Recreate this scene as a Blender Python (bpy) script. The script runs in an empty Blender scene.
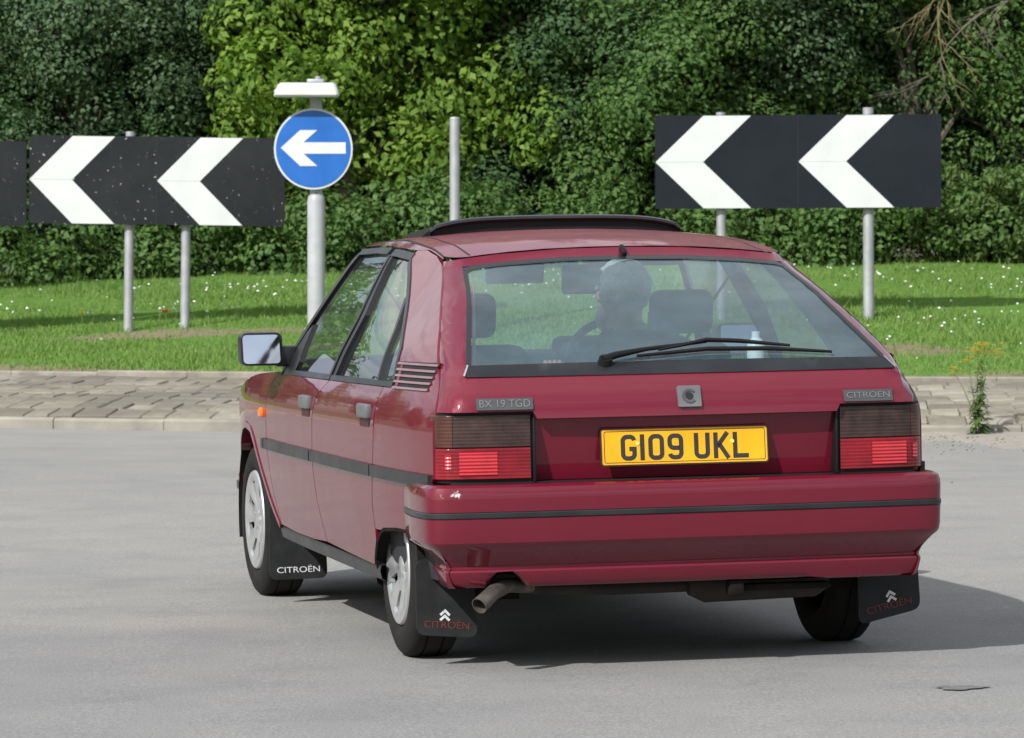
import bpy, bmesh, math, random
import numpy as np
from mathutils import Vector, Matrix, Euler

random.seed(7)
rng = np.random.default_rng(7)
S = bpy.context.scene
COL = S.collection

# ------------------------------------------------------------------ camera
CAM_Z = 1.2219
cam_d = bpy.data.cameras.new('camera')
cam = bpy.data.objects.new('camera', cam_d)
COL.objects.link(cam)
cam.location = (0, 0, CAM_Z)
cam.rotation_euler = (math.radians(90) - 0.02451, 0, 0)
cam_d.sensor_fit = 'HORIZONTAL'
cam_d.sensor_width = 36.0
cam_d.lens = 36.0 * 4152.36 / 1024
cam_d.clip_start = 0.1
cam_d.clip_end = 3000
S.camera = cam
cam_d.dof.use_dof = True
cam_d.dof.focus_distance = 12.8
cam_d.dof.aperture_fstop = 18

# ------------------------------------------------------------------ sky, sun, exposure
TO_SUN = Vector((-0.467, -0.641, 0.609)).normalized()
w = bpy.data.worlds.new('World')
S.world = w
w.use_nodes = True
nt = w.node_tree
bg = nt.nodes['Background']
sky = nt.nodes.new('ShaderNodeTexSky')
sky.sky_type = 'NISHITA'
sky.sun_disc = False
sky.sun_elevation = math.asin(TO_SUN.z)
sky.sun_rotation = math.atan2(TO_SUN.x, TO_SUN.y)
sky.air_density = 1.0
sky.dust_density = 1.6
sky.ozone_density = 1.0
tcw = nt.nodes.new('ShaderNodeTexCoord')
sxyz = nt.nodes.new('ShaderNodeSeparateXYZ'); nt.links.new(tcw.outputs['Generated'], sxyz.inputs[0])
zz_ = nt.nodes.new('ShaderNodeMath'); zz_.operation = 'MAXIMUM'; zz_.inputs[1].default_value = 0.06
nt.links.new(sxyz.outputs['Z'], zz_.inputs[0])
cmb = nt.nodes.new('ShaderNodeCombineXYZ')
for i_, ax_ in enumerate('XY'):
    dv_ = nt.nodes.new('ShaderNodeMath'); dv_.operation = 'DIVIDE'
    nt.links.new(sxyz.outputs[ax_], dv_.inputs[0]); nt.links.new(zz_.outputs[0], dv_.inputs[1])
    nt.links.new(dv_.outputs[0], cmb.inputs[i_])
cn = nt.nodes.new('ShaderNodeTexNoise'); cn.inputs['Scale'].default_value = 0.75; cn.inputs['Detail'].default_value = 8; cn.inputs['Roughness'].default_value = 0.58
nt.links.new(cmb.outputs[0], cn.inputs['Vector'])
cr_ = nt.nodes.new('ShaderNodeValToRGB')
cr_.color_ramp.elements[0].position = 0.37; cr_.color_ramp.elements[0].color = (0, 0, 0, 1)
cr_.color_ramp.elements[1].position = 0.60; cr_.color_ramp.elements[1].color = (1, 1, 1, 1)
nt.links.new(cn.outputs[0], cr_.inputs[0])
cm = nt.nodes.new('ShaderNodeMix'); cm.data_type = 'RGBA'
hz_ = nt.nodes.new('ShaderNodeMapRange'); nt.links.new(sxyz.outputs['Z'], hz_.inputs[0])
hz_.inputs[1].default_value = 0.05; hz_.inputs[2].default_value = 0.22
ml_ = nt.nodes.new('ShaderNodeMath'); ml_.operation = 'MULTIPLY'
nt.links.new(cr_.outputs[0], ml_.inputs[0]); nt.links.new(hz_.outputs[0], ml_.inputs[1])
nt.links.new(ml_.outputs[0], cm.inputs['Factor'])
nt.links.new(sky.outputs[0], cm.inputs[6])
cm.inputs[7].default_value = (9.0, 9.0, 9.2, 1)          # sunlit fair weather cloud
nt.links.new(cm.outputs[2], bg.inputs[0])
bg.inputs[1].default_value = 0.10

sl = bpy.data.lights.new('sun', 'SUN')
sl.energy = 4.6
sl.angle = math.radians(0.6)
sl.color = (1.0, 0.975, 0.945)
so = bpy.data.objects.new('sun', sl)
COL.objects.link(so)
so.rotation_euler = TO_SUN.to_track_quat('Z', 'Y').to_euler()
so.location = (-20, -20, 30)

S.view_settings.view_transform = 'Standard'
S.view_settings.look = 'None'
S.view_settings.exposure = 0.32
S.view_settings.gamma = 1.0
S.view_settings.use_curve_mapping = False
S.render.engine = 'CYCLES'
S.cycles.use_denoising = True
S.cycles.max_bounces = 10
S.cycles.transparent_max_bounces = 24
S.cycles.caustics_reflective = False
S.cycles.caustics_refractive = False
S.cycles.sample_clamp_indirect = 6


# ------------------------------------------------------------------ helpers
class Curve1:
    """monotone cubic through points"""
    def __init__(self, pts):
        p = np.array(pts, float)
        self.x, self.y = p[:, 0], p[:, 1]
        h = np.diff(self.x); d = np.diff(self.y) / h
        m = np.zeros(len(p)); m[0], m[-1] = d[0], d[-1]
        for i in range(1, len(p) - 1):
            if d[i - 1] * d[i] > 0:
                w1, w2 = 2 * h[i] + h[i - 1], h[i] + 2 * h[i - 1]
                m[i] = (w1 + w2) / (w1 / d[i - 1] + w2 / d[i])
        self.m, self.h = m, h

    def __call__(self, t):
        x = self.x
        t = min(max(t, x[0]), x[-1])
        i = min(int(np.searchsorted(x, t, 'right')) - 1, len(x) - 2)
        h = self.h[i]; s = (t - x[i]) / h
        return float((2 * s**3 - 3 * s**2 + 1) * self.y[i] + (s**3 - 2 * s**2 + s) * h * self.m[i]
                     + (-2 * s**3 + 3 * s**2) * self.y[i + 1] + (s**3 - s**2) * h * self.m[i + 1])


def lerp(a, b, t): return a + (b - a) * t
def smooth(t): t = min(max(t, 0), 1); return t * t * (3 - 2 * t)


def prop(o, label=None, cat=None, group=None, kind=None):
    if label: o['label'] = label
    if cat: o['category'] = cat
    if group: o['group'] = group
    if kind: o['kind'] = kind
    return o


def empty(name, loc=(0, 0, 0), rz=0):
    o = bpy.data.objects.new(name, None)
    o.empty_display_size = 0.2
    o.location = loc
    o.rotation_euler = (0, 0, rz)
    COL.objects.link(o)
    return o


def link(name, me, mat, parent=None):
    o = bpy.data.objects.new(name, me)
    if mat is not None and len(me.materials) == 0:
        me.materials.append(mat)
    COL.objects.link(o)
    if parent is not None: o.parent = parent
    return o


def from_bm(name, bm, mat, parent=None, sm=True, sharp=32, norm=True):
    if norm: bmesh.ops.recalc_face_normals(bm, faces=bm.faces[:])
    me = bpy.data.meshes.new(name)
    bm.to_mesh(me); bm.free()
    if sm:
        me.shade_smooth()
        me.set_sharp_from_angle(angle=math.radians(sharp))
    return link(name, me, mat, parent)


def from_py(name, v, f, mat, parent=None, sm=True, sharp=32, norm=True):
    bm = bmesh.new()
    vs = [bm.verts.new(p) for p in v]
    for q in f:
        try: bm.faces.new([vs[i] for i in q])
        except ValueError: pass
    return from_bm(name, bm, mat, parent, sm, sharp, norm)


def fast_mesh(name, verts, nper, mat, parent=None, sm=False, faces=None):
    """verts (N,3); faces of nper consecutive verts, or explicit (F,nper)"""
    me = bpy.data.meshes.new(name)
    n = len(verts)
    if faces is None: faces = np.arange(n).reshape(-1, nper)
    F = len(faces)
    me.vertices.add(n)
    me.vertices.foreach_set('co', np.ascontiguousarray(verts, np.float32).ravel())
    me.loops.add(F * nper)
    me.loops.foreach_set('vertex_index', np.ascontiguousarray(faces, np.int32).ravel())
    me.polygons.add(F)
    me.polygons.foreach_set('loop_start', np.arange(F, dtype=np.int32) * nper)
    me.update(calc_edges=True)
    if sm: me.shade_smooth()
    return link(name, me, mat, parent)


def add_box(bm, c, s, bev=0.0, seg=2, rot=None):
    r = bmesh.ops.create_cube(bm, size=1.0)
    vs = r['verts']
    for v in vs: v.co = Vector((v.co.x * s[0], v.co.y * s[1], v.co.z * s[2]))
    if bev > 0:
        es = list({e for v in vs for e in v.link_edges})
        g = bmesh.ops.bevel(bm, geom=es, offset=bev, segments=seg, profile=0.5, affect='EDGES', clamp_overlap=True)
        vs = list({v for f in g['faces'] for v in f.verts} | {v for v in vs if v.is_valid})
        vs = list({v for v in vs} | {x for v in vs for e in v.link_edges for x in e.verts})
    M = Matrix.Translation(Vector(c)) @ (rot.to_4x4() if rot else Matrix())
    for v in vs: v.co = M @ v.co
    return vs


def box(name, c, s, mat, parent=None, bev=0.004, rot=None, seg=2):
    bm = bmesh.new()
    add_box(bm, c, s, bev, seg, rot)
    return from_bm(name, bm, mat, parent)


def add_tube(bm, pts, rad, n=8, cap=True):
    pts = [Vector(p) for p in pts]
    if not hasattr(rad, '__len__'): rad = [rad] * len(pts)
    rings = []
    up = Vector((0, 0, 1))
    prev = None
    for i, p in enumerate(pts):
        t = (pts[min(i + 1, len(pts) - 1)] - pts[max(i - 1, 0)]).normalized()
        if prev is None:
            a = t.cross(up)
            if a.length < 0.05: a = t.cross(Vector((1, 0, 0)))
        else:
            a = prev - t * prev.dot(t)
        a.normalize(); prev = a
        b = t.cross(a)
        rings.append([bm.verts.new(p + (a * math.cos(k * 2 * math.pi / n) + b * math.sin(k * 2 * math.pi / n)) * rad[i]) for k in range(n)])
    for r0, r1 in zip(rings, rings[1:]):
        for k in range(n):
            bm.faces.new((r0[k], r0[(k + 1) % n], r1[(k + 1) % n], r1[k]))
    if cap:
        bm.faces.new(rings[0][::-1]); bm.faces.new(rings[-1])
    return rings


def tube(name, pts, rad, mat, parent=None, n=8):
    bm = bmesh.new(); add_tube(bm, pts, rad, n)
    return from_bm(name, bm, mat, parent, sharp=50)


def grid_faces(nr, nc, closed_c=False):
    F = []
    for i in range(nr - 1):
        for j in range(nc if closed_c else nc - 1):
            k = (j + 1) % nc
            F.append((i * nc + j, i * nc + k, (i + 1) * nc + k, (i + 1) * nc + j))
    return F


def lathe_x(bm, prof, n=48, a0=0, a1=2 * math.pi):
    """prof: list of (x, r) around the X axis"""
    closed = abs(a1 - a0 - 2 * math.pi) < 1e-6
    m = n if closed else n + 1
    rows = []
    for x, r in prof:
        rows.append([bm.verts.new((x, r * math.cos(a0 + (a1 - a0) * k / n), r * math.sin(a0 + (a1 - a0) * k / n))) for k in range(m)])
    for r0, r1 in zip(rows, rows[1:]):
        for k in range(n):
            bm.faces.new((r0[k], r0[(k + 1) % m], r1[(k + 1) % m], r1[k]))
    return rows


def round_poly(poly, r, n=4):
    out = []
    N = len(poly)
    for i in range(N):
        p0, p, p1 = Vector(poly[i - 1]), Vector(poly[i]), Vector(poly[(i + 1) % N])
        a, b = (p0 - p), (p1 - p)
        rr = min(r, a.length * 0.45, b.length * 0.45)
        if a.normalized().dot(b.normalized()) < -0.97:
            out.append(tuple(p)); continue
        A, B = p + a.normalized() * rr, p + b.normalized() * rr
        for k in range(n + 1):
            t = k / n
            out.append(tuple((A * (1 - t) + p * t) * (1 - t) + (p * (1 - t) + B * t) * t))
    return out


def panel(name, polys, fn, mat, parent, step=0.04, depth=None, sharp=32):
    """2D outlines cut into a grid, mapped on a surface fn(u,v)->xyz, with a flange of vector depth(co) round the edge"""
    if not isinstance(polys[0][0], (tuple, list, Vector)): polys = [polys]
    bm = bmesh.new()
    for po in polys:
        vs = [bm.verts.new((p[0], p[1], 0)) for p in po]
        bm.faces.new(vs)
    xs = [v.co.x for v in bm.verts]; ys = [v.co.y for v in bm.verts]
    for ax, lo, hi in ((0, min(xs), max(xs)), (1, min(ys), max(ys))):
        no = (1, 0, 0) if ax == 0 else (0, 1, 0)
        k = math.floor(lo / step) + 1
        while k * step < hi:
            co = (k * step, 0, 0) if ax == 0 else (0, k * step, 0)
            bmesh.ops.bisect_plane(bm, geom=bm.verts[:] + bm.edges[:] + bm.faces[:], plane_co=co, plane_no=no, dist=1e-5)
            k += 1
    bmesh.ops.remove_doubles(bm, verts=bm.verts[:], dist=2e-4)
    for v in bm.verts: v.co = Vector(fn(v.co.x, v.co.y))
    bmesh.ops.recalc_face_normals(bm, faces=bm.faces[:])
    if depth is not None:
        be = [e for e in bm.edges if len(e.link_faces) == 1]
        r = bmesh.ops.extrude_edge_only(bm, edges=be)
        for g in r['geom']:
            if isinstance(g, bmesh.types.BMVert): g.co = g.co + Vector(depth(g.co))
    return from_bm(name, bm, mat, parent, sharp=sharp)


def ribbon(name, path, wid, fn, mat, parent, out=0.004, depth=None, sub=0.04, closed=False):
    """flat strip of width wid along a 2D path mapped on fn, lifted by out along normal dirfn"""
    P = [Vector(p) for p in path]
    pts = []
    rngN = len(P) if closed else len(P) - 1
    for i in range(rngN):
        a, b = P[i], P[(i + 1) % len(P)]
        n = max(1, int((b - a).length / sub))
        for k in range(n): pts.append(a.lerp(b, k / n))
    if not closed: pts.append(P[-1])
    N = len(pts)
    V = []
    for i, p in enumerate(pts):
        if closed: t = pts[(i + 1) % N] - pts[i - 1]
        else: t = pts[min(i + 1, N - 1)] - pts[max(i - 1, 0)]
        t.normalize(); nrm = Vector((-t.y, t.x))
        for s in (-0.5, 0.5): V.append(fn(*(p + nrm * wid * s)))
    bm = bmesh.new()
    vs = [bm.verts.new(p) for p in V]
    for i in range(N if closed else N - 1):
        j = (i + 1) % N
        bm.faces.new((vs[2 * i], vs[2 * i + 1], vs[2 * j + 1], vs[2 * j]))
    bmesh.ops.recalc_face_normals(bm, faces=bm.faces[:])
    if depth is not None:
        be = [e for e in bm.edges if len(e.link_faces) == 1]
        r = bmesh.ops.extrude_edge_only(bm, edges=be)
        for g in r['geom']:
            if isinstance(g, bmesh.types.BMVert): g.co = g.co + Vector(depth(g.co))
    return from_bm(name, bm, mat, parent)


def text_obj(name, s, size, mat, parent, M, extrude=0.0008, sx=1.0):
    cu = bpy.data.curves.new(name, 'FONT')
    cu.body = s; cu.size = size; cu.extrude = extrude
    cu.align_x = 'CENTER'; cu.align_y = 'CENTER'
    t = bpy.data.objects.new('tmp', cu)
    COL.objects.link(t)
    me = bpy.data.meshes.new_from_object(t.evaluated_get(bpy.context.evaluated_depsgraph_get()))
    bpy.data.objects.remove(t)
    me.materials.clear()
    me.transform(M @ Matrix.Diagonal((sx, 1, 1, 1)))
    o = link(name, me, mat, parent)
    return o


# ------------------------------------------------------------------ materials
def nodes(name):
    m = bpy.data.materials.new(name)
    m.use_nodes = True
    t = m.node_tree
    return m, t, t.nodes['Principled BSDF'], t.nodes['Material Output']


def setp(b, **k):
    for key, v in k.items():
        key = key.replace('_', ' ')
        if key in b.inputs: b.inputs[key].default_value = v


def N(t, typ, **k):
    n = t.nodes.new(typ)
    for a, v in k.items(): setattr(n, a, v)
    return n


def rgba(c): return (c[0], c[1], c[2], 1)


def noise(t, scale, detail=6, rough=0.6, coord='Object', stretch=None, dim3=True):
    tc = N(t, 'ShaderNodeTexCoord')
    n = N(t, 'ShaderNodeTexNoise')
    n.inputs['Scale'].default_value = scale
    n.inputs['Detail'].default_value = detail
    n.inputs['Roughness'].default_value = rough
    if stretch:
        mp = N(t, 'ShaderNodeMapping'); mp.inputs['Scale'].default_value = stretch
        t.links.new(tc.outputs[coord], mp.inputs[0]); t.links.new(mp.outputs[0], n.inputs[0])
    else:
        t.links.new(tc.outputs[coord], n.inputs['Vector'])
    return n


def ramp(t, src, stops):
    r = N(t, 'ShaderNodeValToRGB')
    el = r.color_ramp.elements
    while len(el) > len(stops): el.remove(el[-1])
    while len(el) < len(stops): el.new(0.5)
    for e, (p, c) in zip(el, stops):
        e.position = p
        e.color = rgba(c) if hasattr(c, '__len__') else (c, c, c, 1)
    t.links.new(src, r.inputs[0])
    return r


def mixc(t, fac, a, b, mode='MIX'):
    m = N(t, 'ShaderNodeMix', data_type='RGBA', blend_type=mode)
    for sock, v in ((m.inputs['Factor'], fac), (m.inputs[6], a), (m.inputs[7], b)):
        if isinstance(v, bpy.types.NodeSocket): t.links.new(v, sock)
        elif hasattr(v, '__len__'): sock.default_value = rgba(v)
        else: sock.default_value = v
    return m.outputs[2]


def bump(t, b, src, strength, dist):
    bp = N(t, 'ShaderNodeBump')
    bp.inputs['Strength'].default_value = strength
    bp.inputs['Distance'].default_value = dist
    t.links.new(src, bp.inputs['Height'])
    t.links.new(bp.outputs[0], b.inputs['Normal'])


def simple(name, c, rough=0.5, metal=0.0, var=0.15, scale=6, bmp=0.0, coat=0.0, spec=0.5):
    m, t, b, o = nodes(name)
    n = noise(t, scale)
    r = ramp(t, n.outputs[0], [(0.3, [x * (1 - var) for x in c]), (0.7, [min(1, x * (1 + var)) for x in c])])
    t.links.new(r.outputs[0], b.inputs['Base Color'])
    setp(b, Roughness=rough, Metallic=metal, Coat_Weight=coat, Specular_IOR_Level=spec)
    b.inputs['Coat Roughness'].default_value = 0.06
    rr = ramp(t, n.outputs[0], [(0.3, max(0, rough - 0.06)), (0.7, min(1, rough + 0.08))])
    t.links.new(rr.outputs[0], b.inputs['Roughness'])
    if bmp: bump(t, b, noise(t, scale * 20, 3).outputs[0], bmp, 0.002)
    return m


def paint(name, c, scuff=None, dust_sheen_amt=0.05, dust_sheen_col=(0.20, 0.06, 0.07), coat=1.0):
    m, t, b, o = nodes(name)
    n = noise(t, 2.2, 8, 0.65)
    dust = ramp(t, n.outputs[0], [(0.35, dust_sheen_amt * 0.25), (0.8, dust_sheen_amt)])
    base = mixc(t, dust.outputs[0], c, dust_sheen_col)
    fl = noise(t, 900, 2)
    flr = ramp(t, fl.outputs[0], [(0.3, 0.85), (0.7, 1.15)])
    base = mixc(t, 1.0, base, flr.outputs[0], 'MULTIPLY')
    rough = None
    if scuff:
        geo = N(t, 'ShaderNodeTexCoord')
        d = N(t, 'ShaderNodeVectorMath', operation='DISTANCE')
        mp = N(t, 'ShaderNodeMapping'); mp.inputs['Scale'].default_value = (1, 1, 3.0)
        t.links.new(geo.outputs['Object'], mp.inputs[0])
        t.links.new(mp.outputs[0], d.inputs[0])
        d.inputs[1].default_value = (scuff[0], scuff[1], scuff[2] * 3.0)
        n2 = noise(t, 34, 4, 0.7)
        ad = N(t, 'ShaderNodeMath', operation='MULTIPLY_ADD')
        t.links.new(n2.outputs[0], ad.inputs[0]); ad.inputs[1].default_value = 0.16
        t.links.new(d.outputs['Value'], ad.inputs[2])
        sr = ramp(t, ad.outputs[0], [(0.096, 1.0), (0.108, 0.0)])
        base = mixc(t, sr.outputs[0], base, (0.55, 0.50, 0.50))
    t.links.new(base, b.inputs['Base Color'])
    setp(b, Metallic=0.12, Coat_Weight=coat, Coat_IOR=1.46, Specular_IOR_Level=0.15)
    rr = ramp(t, n.outputs[0], [(0.3, 0.42), (0.75, 0.55)])
    t.links.new(rr.outputs[0], b.inputs['Roughness'])
    cr = ramp(t, noise(t, 5, 5).outputs[0], [(0.3, 0.02), (0.8, 0.07)])
    t.links.new(cr.outputs[0], b.inputs['Coat Roughness'])
    wob = noise(t, 3.2, 2, 0.4)
    bp = N(t, 'ShaderNodeBump'); bp.inputs['Strength'].default_value = 0.14; bp.inputs['Distance'].default_value = 0.02
    t.links.new(wob.outputs[0], bp.inputs['Height'])
    t.links.new(bp.outputs[0], b.inputs['Coat Normal'])
    return m


def glass_mat(name, tint, ior=1.5, rough=0.0, painted_haze=0.0, hz=(0.5, 0.55, 0.6)):
    m, t, b, o = nodes(name)
    t.nodes.remove(b)
    tr = N(t, 'ShaderNodeBsdfTransparent'); tr.inputs[0].default_value = rgba(tint)
    gl = N(t, 'ShaderNodeBsdfGlossy'); gl.inputs['Roughness'].default_value = rough
    gl.inputs[0].default_value = (1, 1, 1, 1)
    fr = N(t, 'ShaderNodeFresnel')
    ge = N(t, 'ShaderNodeNewGeometry')          # thin pane: the same reflectance from both sides
    mi_ = N(t, 'ShaderNodeMapRange'); t.links.new(ge.outputs['Backfacing'], mi_.inputs[0])
    mi_.inputs[3].default_value = ior; mi_.inputs[4].default_value = 1 / ior
    t.links.new(mi_.outputs[0], fr.inputs[0])
    mx = N(t, 'ShaderNodeMixShader')
    t.links.new(fr.outputs[0], mx.inputs[0]); t.links.new(tr.outputs[0], mx.inputs[1]); t.links.new(gl.outputs[0], mx.inputs[2])
    out = mx
    if painted_haze:
        df = N(t, 'ShaderNodeBsdfDiffuse'); df.inputs[0].default_value = rgba(hz)
        n = noise(t, 4, 6, 0.65)
        rp = ramp(t, n.outputs[0], [(0.3, painted_haze * 0.5), (0.75, painted_haze * 1.5)])
        m2 = N(t, 'ShaderNodeMixShader')
        t.links.new(rp.outputs[0], m2.inputs[0]); t.links.new(mx.outputs[0], m2.inputs[1]); t.links.new(df.outputs[0], m2.inputs[2])
        out = m2
    t.links.new(out.outputs[0], o.inputs[0])
    return m


def leaf_mat(name, c0, c1, c2, trans=0.35, rough=0.6):
    m, t, b, o = nodes(name)
    g = N(t, 'ShaderNodeNewGeometry')
    n = noise(t, 1.5, 4)
    ad = N(t, 'ShaderNodeMath', operation='MULTIPLY_ADD')
    t.links.new(g.outputs['Random Per Island'], ad.inputs[0]); ad.inputs[1].default_value = 0.55
    sb = N(t, 'ShaderNodeMath', operation='MULTIPLY'); sb.inputs[1].default_value = 0.6
    t.links.new(n.outputs[0], sb.inputs[0]); t.links.new(sb.outputs[0], ad.inputs[2])
    r = ramp(t, ad.outputs[0], [(0.1, c0), (0.5, c1), (0.95, c2)])
    t.links.new(r.outputs[0], b.inputs['Base Color'])
    setp(b, Roughness=rough, Specular_IOR_Level=0.22)
    tl = N(t, 'ShaderNodeBsdfTranslucent')
    br = mixc(t, 1.0, r.outputs[0], (1.25, 1.35, 0.7), 'MULTIPLY')
    t.links.new(br, tl.inputs[0])
    mx = N(t, 'ShaderNodeMixShader'); mx.inputs[0].default_value = trans
    t.links.new(b.outputs[0], mx.inputs[1]); t.links.new(tl.outputs[0], mx.inputs[2])
    t.links.new(mx.outputs[0], o.inputs[0])
    return m


RED = (0.130, 0.0026, 0.0160)
M = {}
M['paint'] = paint('burgundy_paint', RED)
M['roofpaint'] = paint('dust_sky_sheen_roof_paint', RED, dust_sheen_amt=0.75, dust_sheen_col=(0.30, 0.115, 0.125), coat=0.45)  # real dust, with its pale tone raised to paint in reflected sky
M['bumper'] = paint('burgundy_bumper_paint', (0.118, 0.0026, 0.0148), scuff=(-0.735, -0.765, 0.545))
M['shade'] = simple('handle_shade_red', (0.05, 0.004, 0.008), 0.4, var=0.2)  # darker red paints in the shade of the door handle recess
M['black'] = simple('black_plastic', (0.010, 0.010, 0.011), 0.45, var=0.25, bmp=0.15, spec=0.2)
M['trim'] = simple('grey_black_trim', (0.016, 0.0175, 0.0195), 0.34, var=0.25, spec=0.38)
M['rubber'] = simple('tyre_rubber', (0.014, 0.0135, 0.013), 0.8, var=0.3, scale=14, spec=0.2)
M['flap'] = simple('mudflap_rubber', (0.016, 0.017, 0.018), 0.6, var=0.3, scale=12, spec=0.2)
M['under'] = simple('underbody_dark', (0.010, 0.0095, 0.009), 0.85, var=0.4, spec=0.08)
M['steel'] = simple('exhaust_steel', (0.15, 0.135, 0.12), 0.5, 0.7, var=0.4, scale=25)
M['rusty'] = simple('rusty_silencer', (0.022, 0.017, 0.014), 0.85, 0.1, var=0.5, scale=12)
M['hub'] = simple('silver_hubcap', (0.50, 0.51, 0.52), 0.3, 0.65, var=0.12, scale=14)
M['dark'] = simple('interior_dark', (0.018, 0.020, 0.023), 0.8, var=0.2)
M['seat'] = simple('seat_cloth', (0.016, 0.019, 0.024), 0.95, var=0.25, scale=30)
M['liner'] = simple('headliner_cloth', (0.55, 0.55, 0.53), 0.95, var=0.08)
M['grey'] = simple('grey_plastic', (0.11, 0.115, 0.12), 0.42, var=0.2)
M['badge'] = simple('badge_dark', (0.055, 0.058, 0.06), 0.4, var=0.15)
M['badgetext'] = simple('badge_letter_metal', (0.20, 0.205, 0.21), 0.35, 0.5, var=0.1)
M['plate'] = simple('yellow_plate', (0.72, 0.35, 0.0), 0.5, var=0.12)
M['ink'] = simple('plate_ink', (0.02, 0.02, 0.02), 0.5, var=0.1)
M['screw'] = simple('plate_screw_cap', (0.8, 0.6, 0.12), 0.4, var=0.05)
M['orange'] = simple('orange_lens', (0.75, 0.16, 0.01), 0.25, var=0.1, coat=1)
M['strap'] = simple('faded_orange_strip', (0.42, 0.10, 0.05), 0.6, var=0.2)
M['mirror'] = simple('mirror_silver', (0.92, 0.93, 0.94), 0.02, 1.0, var=0.01)
M['white_text'] = simple('white_print', (0.5, 0.52, 0.53), 0.6, var=0.2, scale=60)
M['red_text'] = simple('faded_red_print', (0.10, 0.014, 0.016), 0.6, var=0.4, scale=60)
M['glass'] = glass_mat('side_glass', (0.60, 0.66, 0.64), 2.1, painted_haze=0.02)
M['rglass'] = glass_mat('rear_glass', (0.62, 0.72, 0.73), 1.8, painted_haze=0.105, hz=(0.30, 0.50, 0.60))  # bluish diffuse layer paints in the sky reflected by the rear glass
M['wglass'] = glass_mat('windscreen_glass', (0.85, 0.92, 0.88), 1.5)
M['sunglass'] = glass_mat('sunroof_glass', (0.42, 0.45, 0.43), 1.5)
M['lamp_red'] = simple('red_lens', (0.165, 0.004, 0.010), 0.22, var=0.4, scale=9, coat=0.4, spec=0.3)
M['lamp_bright'] = simple('bright_red_lens', (0.38, 0.006, 0.014), 0.2, var=0.15, scale=20, coat=1)
M['lamp_smoke'] = simple('smoked_lens', (0.036, 0.020, 0.017), 0.25, var=0.5, scale=14, coat=0.35, spec=0.3)
M['lamp_amber'] = simple('smoked_amber_lens', (0.065, 0.024, 0.018), 0.25, var=0.3, scale=14, coat=0.35, spec=0.3)
M['headlamp'] = simple('headlamp_lens', (0.6, 0.62, 0.63), 0.12, 0.3, var=0.1, coat=1)
M['bottle'] = simple('white_bottle', (0.75, 0.78, 0.8), 0.35, var=0.05)

# ------------------------------------------------------------------ the lie of the land
CX, CY, CR = 4.5, 51.85, 22.0           # centre and radius of the traffic island
HS = Curve1([(-3, 0.0), (0, 0.0), (0.15, 0.09), (2.3, 0.335), (2.45, 0.36), (5.0, 0.57), (8, 0.86), (10, 1.03), (12.5, 1.17), (16, 1.28), (22, 1.35)])
TILT = 0.01736


def inset(x, y): return CR - math.hypot(x - CX, y - CY)


def road_z(x, y):
    k = 1 - smooth((y - 17) / 9)
    k *= 1 - smooth((abs(x) - 7) / 10)
    return TILT * x * k


def land_z(x, y):
    s = inset(x, y)
    return HS(max(0.2, s))


# ---- road, ground
def sheet(name, xs, ys, zf, mat, kind='structure'):
    V = np.array([(x, y, zf(x, y)) for y in ys for x in xs])
    me = bpy.data.meshes.new(name)
    me.from_pydata(V.tolist(), [], grid_faces(len(ys), len(xs)))
    me.shade_smooth()
    o = link(name, me, mat)
    o['kind'] = kind
    return o


def asphalt():
    m, t, b, o = nodes('asphalt')
    big = noise(t, 0.22, 5, 0.6, stretch=(1, 0.6, 1))
    mid = noise(t, 1.7, 7, 0.7)
    fine = noise(t, 120, 3, 0.75)
    c = ramp(t, big.outputs[0], [(0.3, (0.180, 0.181, 0.180)), (0.55, (0.204, 0.203, 0.198)), (0.75, (0.228, 0.223, 0.212))]).outputs[0]
    # worn wheel tracks and an old lane joint across the approach
    tc = N(t, 'ShaderNodeTexCoord'); sp = N(t, 'ShaderNodeSeparateXYZ'); t.links.new(tc.outputs['Object'], sp.inputs[0])
    wob = noise(t, 0.5, 3)
    ma = N(t, 'ShaderNodeMath', operation='MULTIPLY_ADD'); t.links.new(wob.outputs[0], ma.inputs[0]); ma.inputs[1].default_value = 0.5
    t.links.new(sp.outputs['Y'], ma.inputs[2])
    jr = ramp(t, N(t, 'ShaderNodeMath').outputs[0], [(0, 0), (1, 1)])
    mr = N(t, 'ShaderNodeMapRange'); t.links.new(ma.outputs[0], mr.inputs[0])
    mr.inputs[1].default_value = 14.35; mr.inputs[2].default_value = 14.75
    t.nodes.remove(jr)
    c = mixc(t, mr.outputs[0], c, mixc(t, 1.0, c, (1.15, 1.14, 1.10), 'MULTIPLY'))
    mm = ramp(t, mid.outputs[0], [(0.25, (0.83, 0.835, 0.85)), (0.5, (1.0, 1.0, 1.0)), (0.8, (1.12, 1.105, 1.08))])
    c = mixc(t, 1.0, c, mm.outputs[0], 'MULTIPLY')
    ff = ramp(t, fine.outputs[0], [(0.3, 0.66), (0.5, 1.0), (0.68, 1.5)])
    c = mixc(t, 1.0, c, ff.outputs[0], 'MULTIPLY')
    # dark oil spots
    ol = noise(t, 0.75, 4, 0.5)
    om = ramp(t, ol.outputs[0], [(0.62, 0.0), (0.78, 0.3)])
    c = mixc(t, om.outputs[0], c, (0.075, 0.074, 0.072))
    t.links.new(c, b.inputs['Base Color'])
    setp(b, Roughness=0.82, Specular_IOR_Level=0.35)
    bump(t, b, fine.outputs[0], 0.35, 0.004)
    return m


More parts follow.
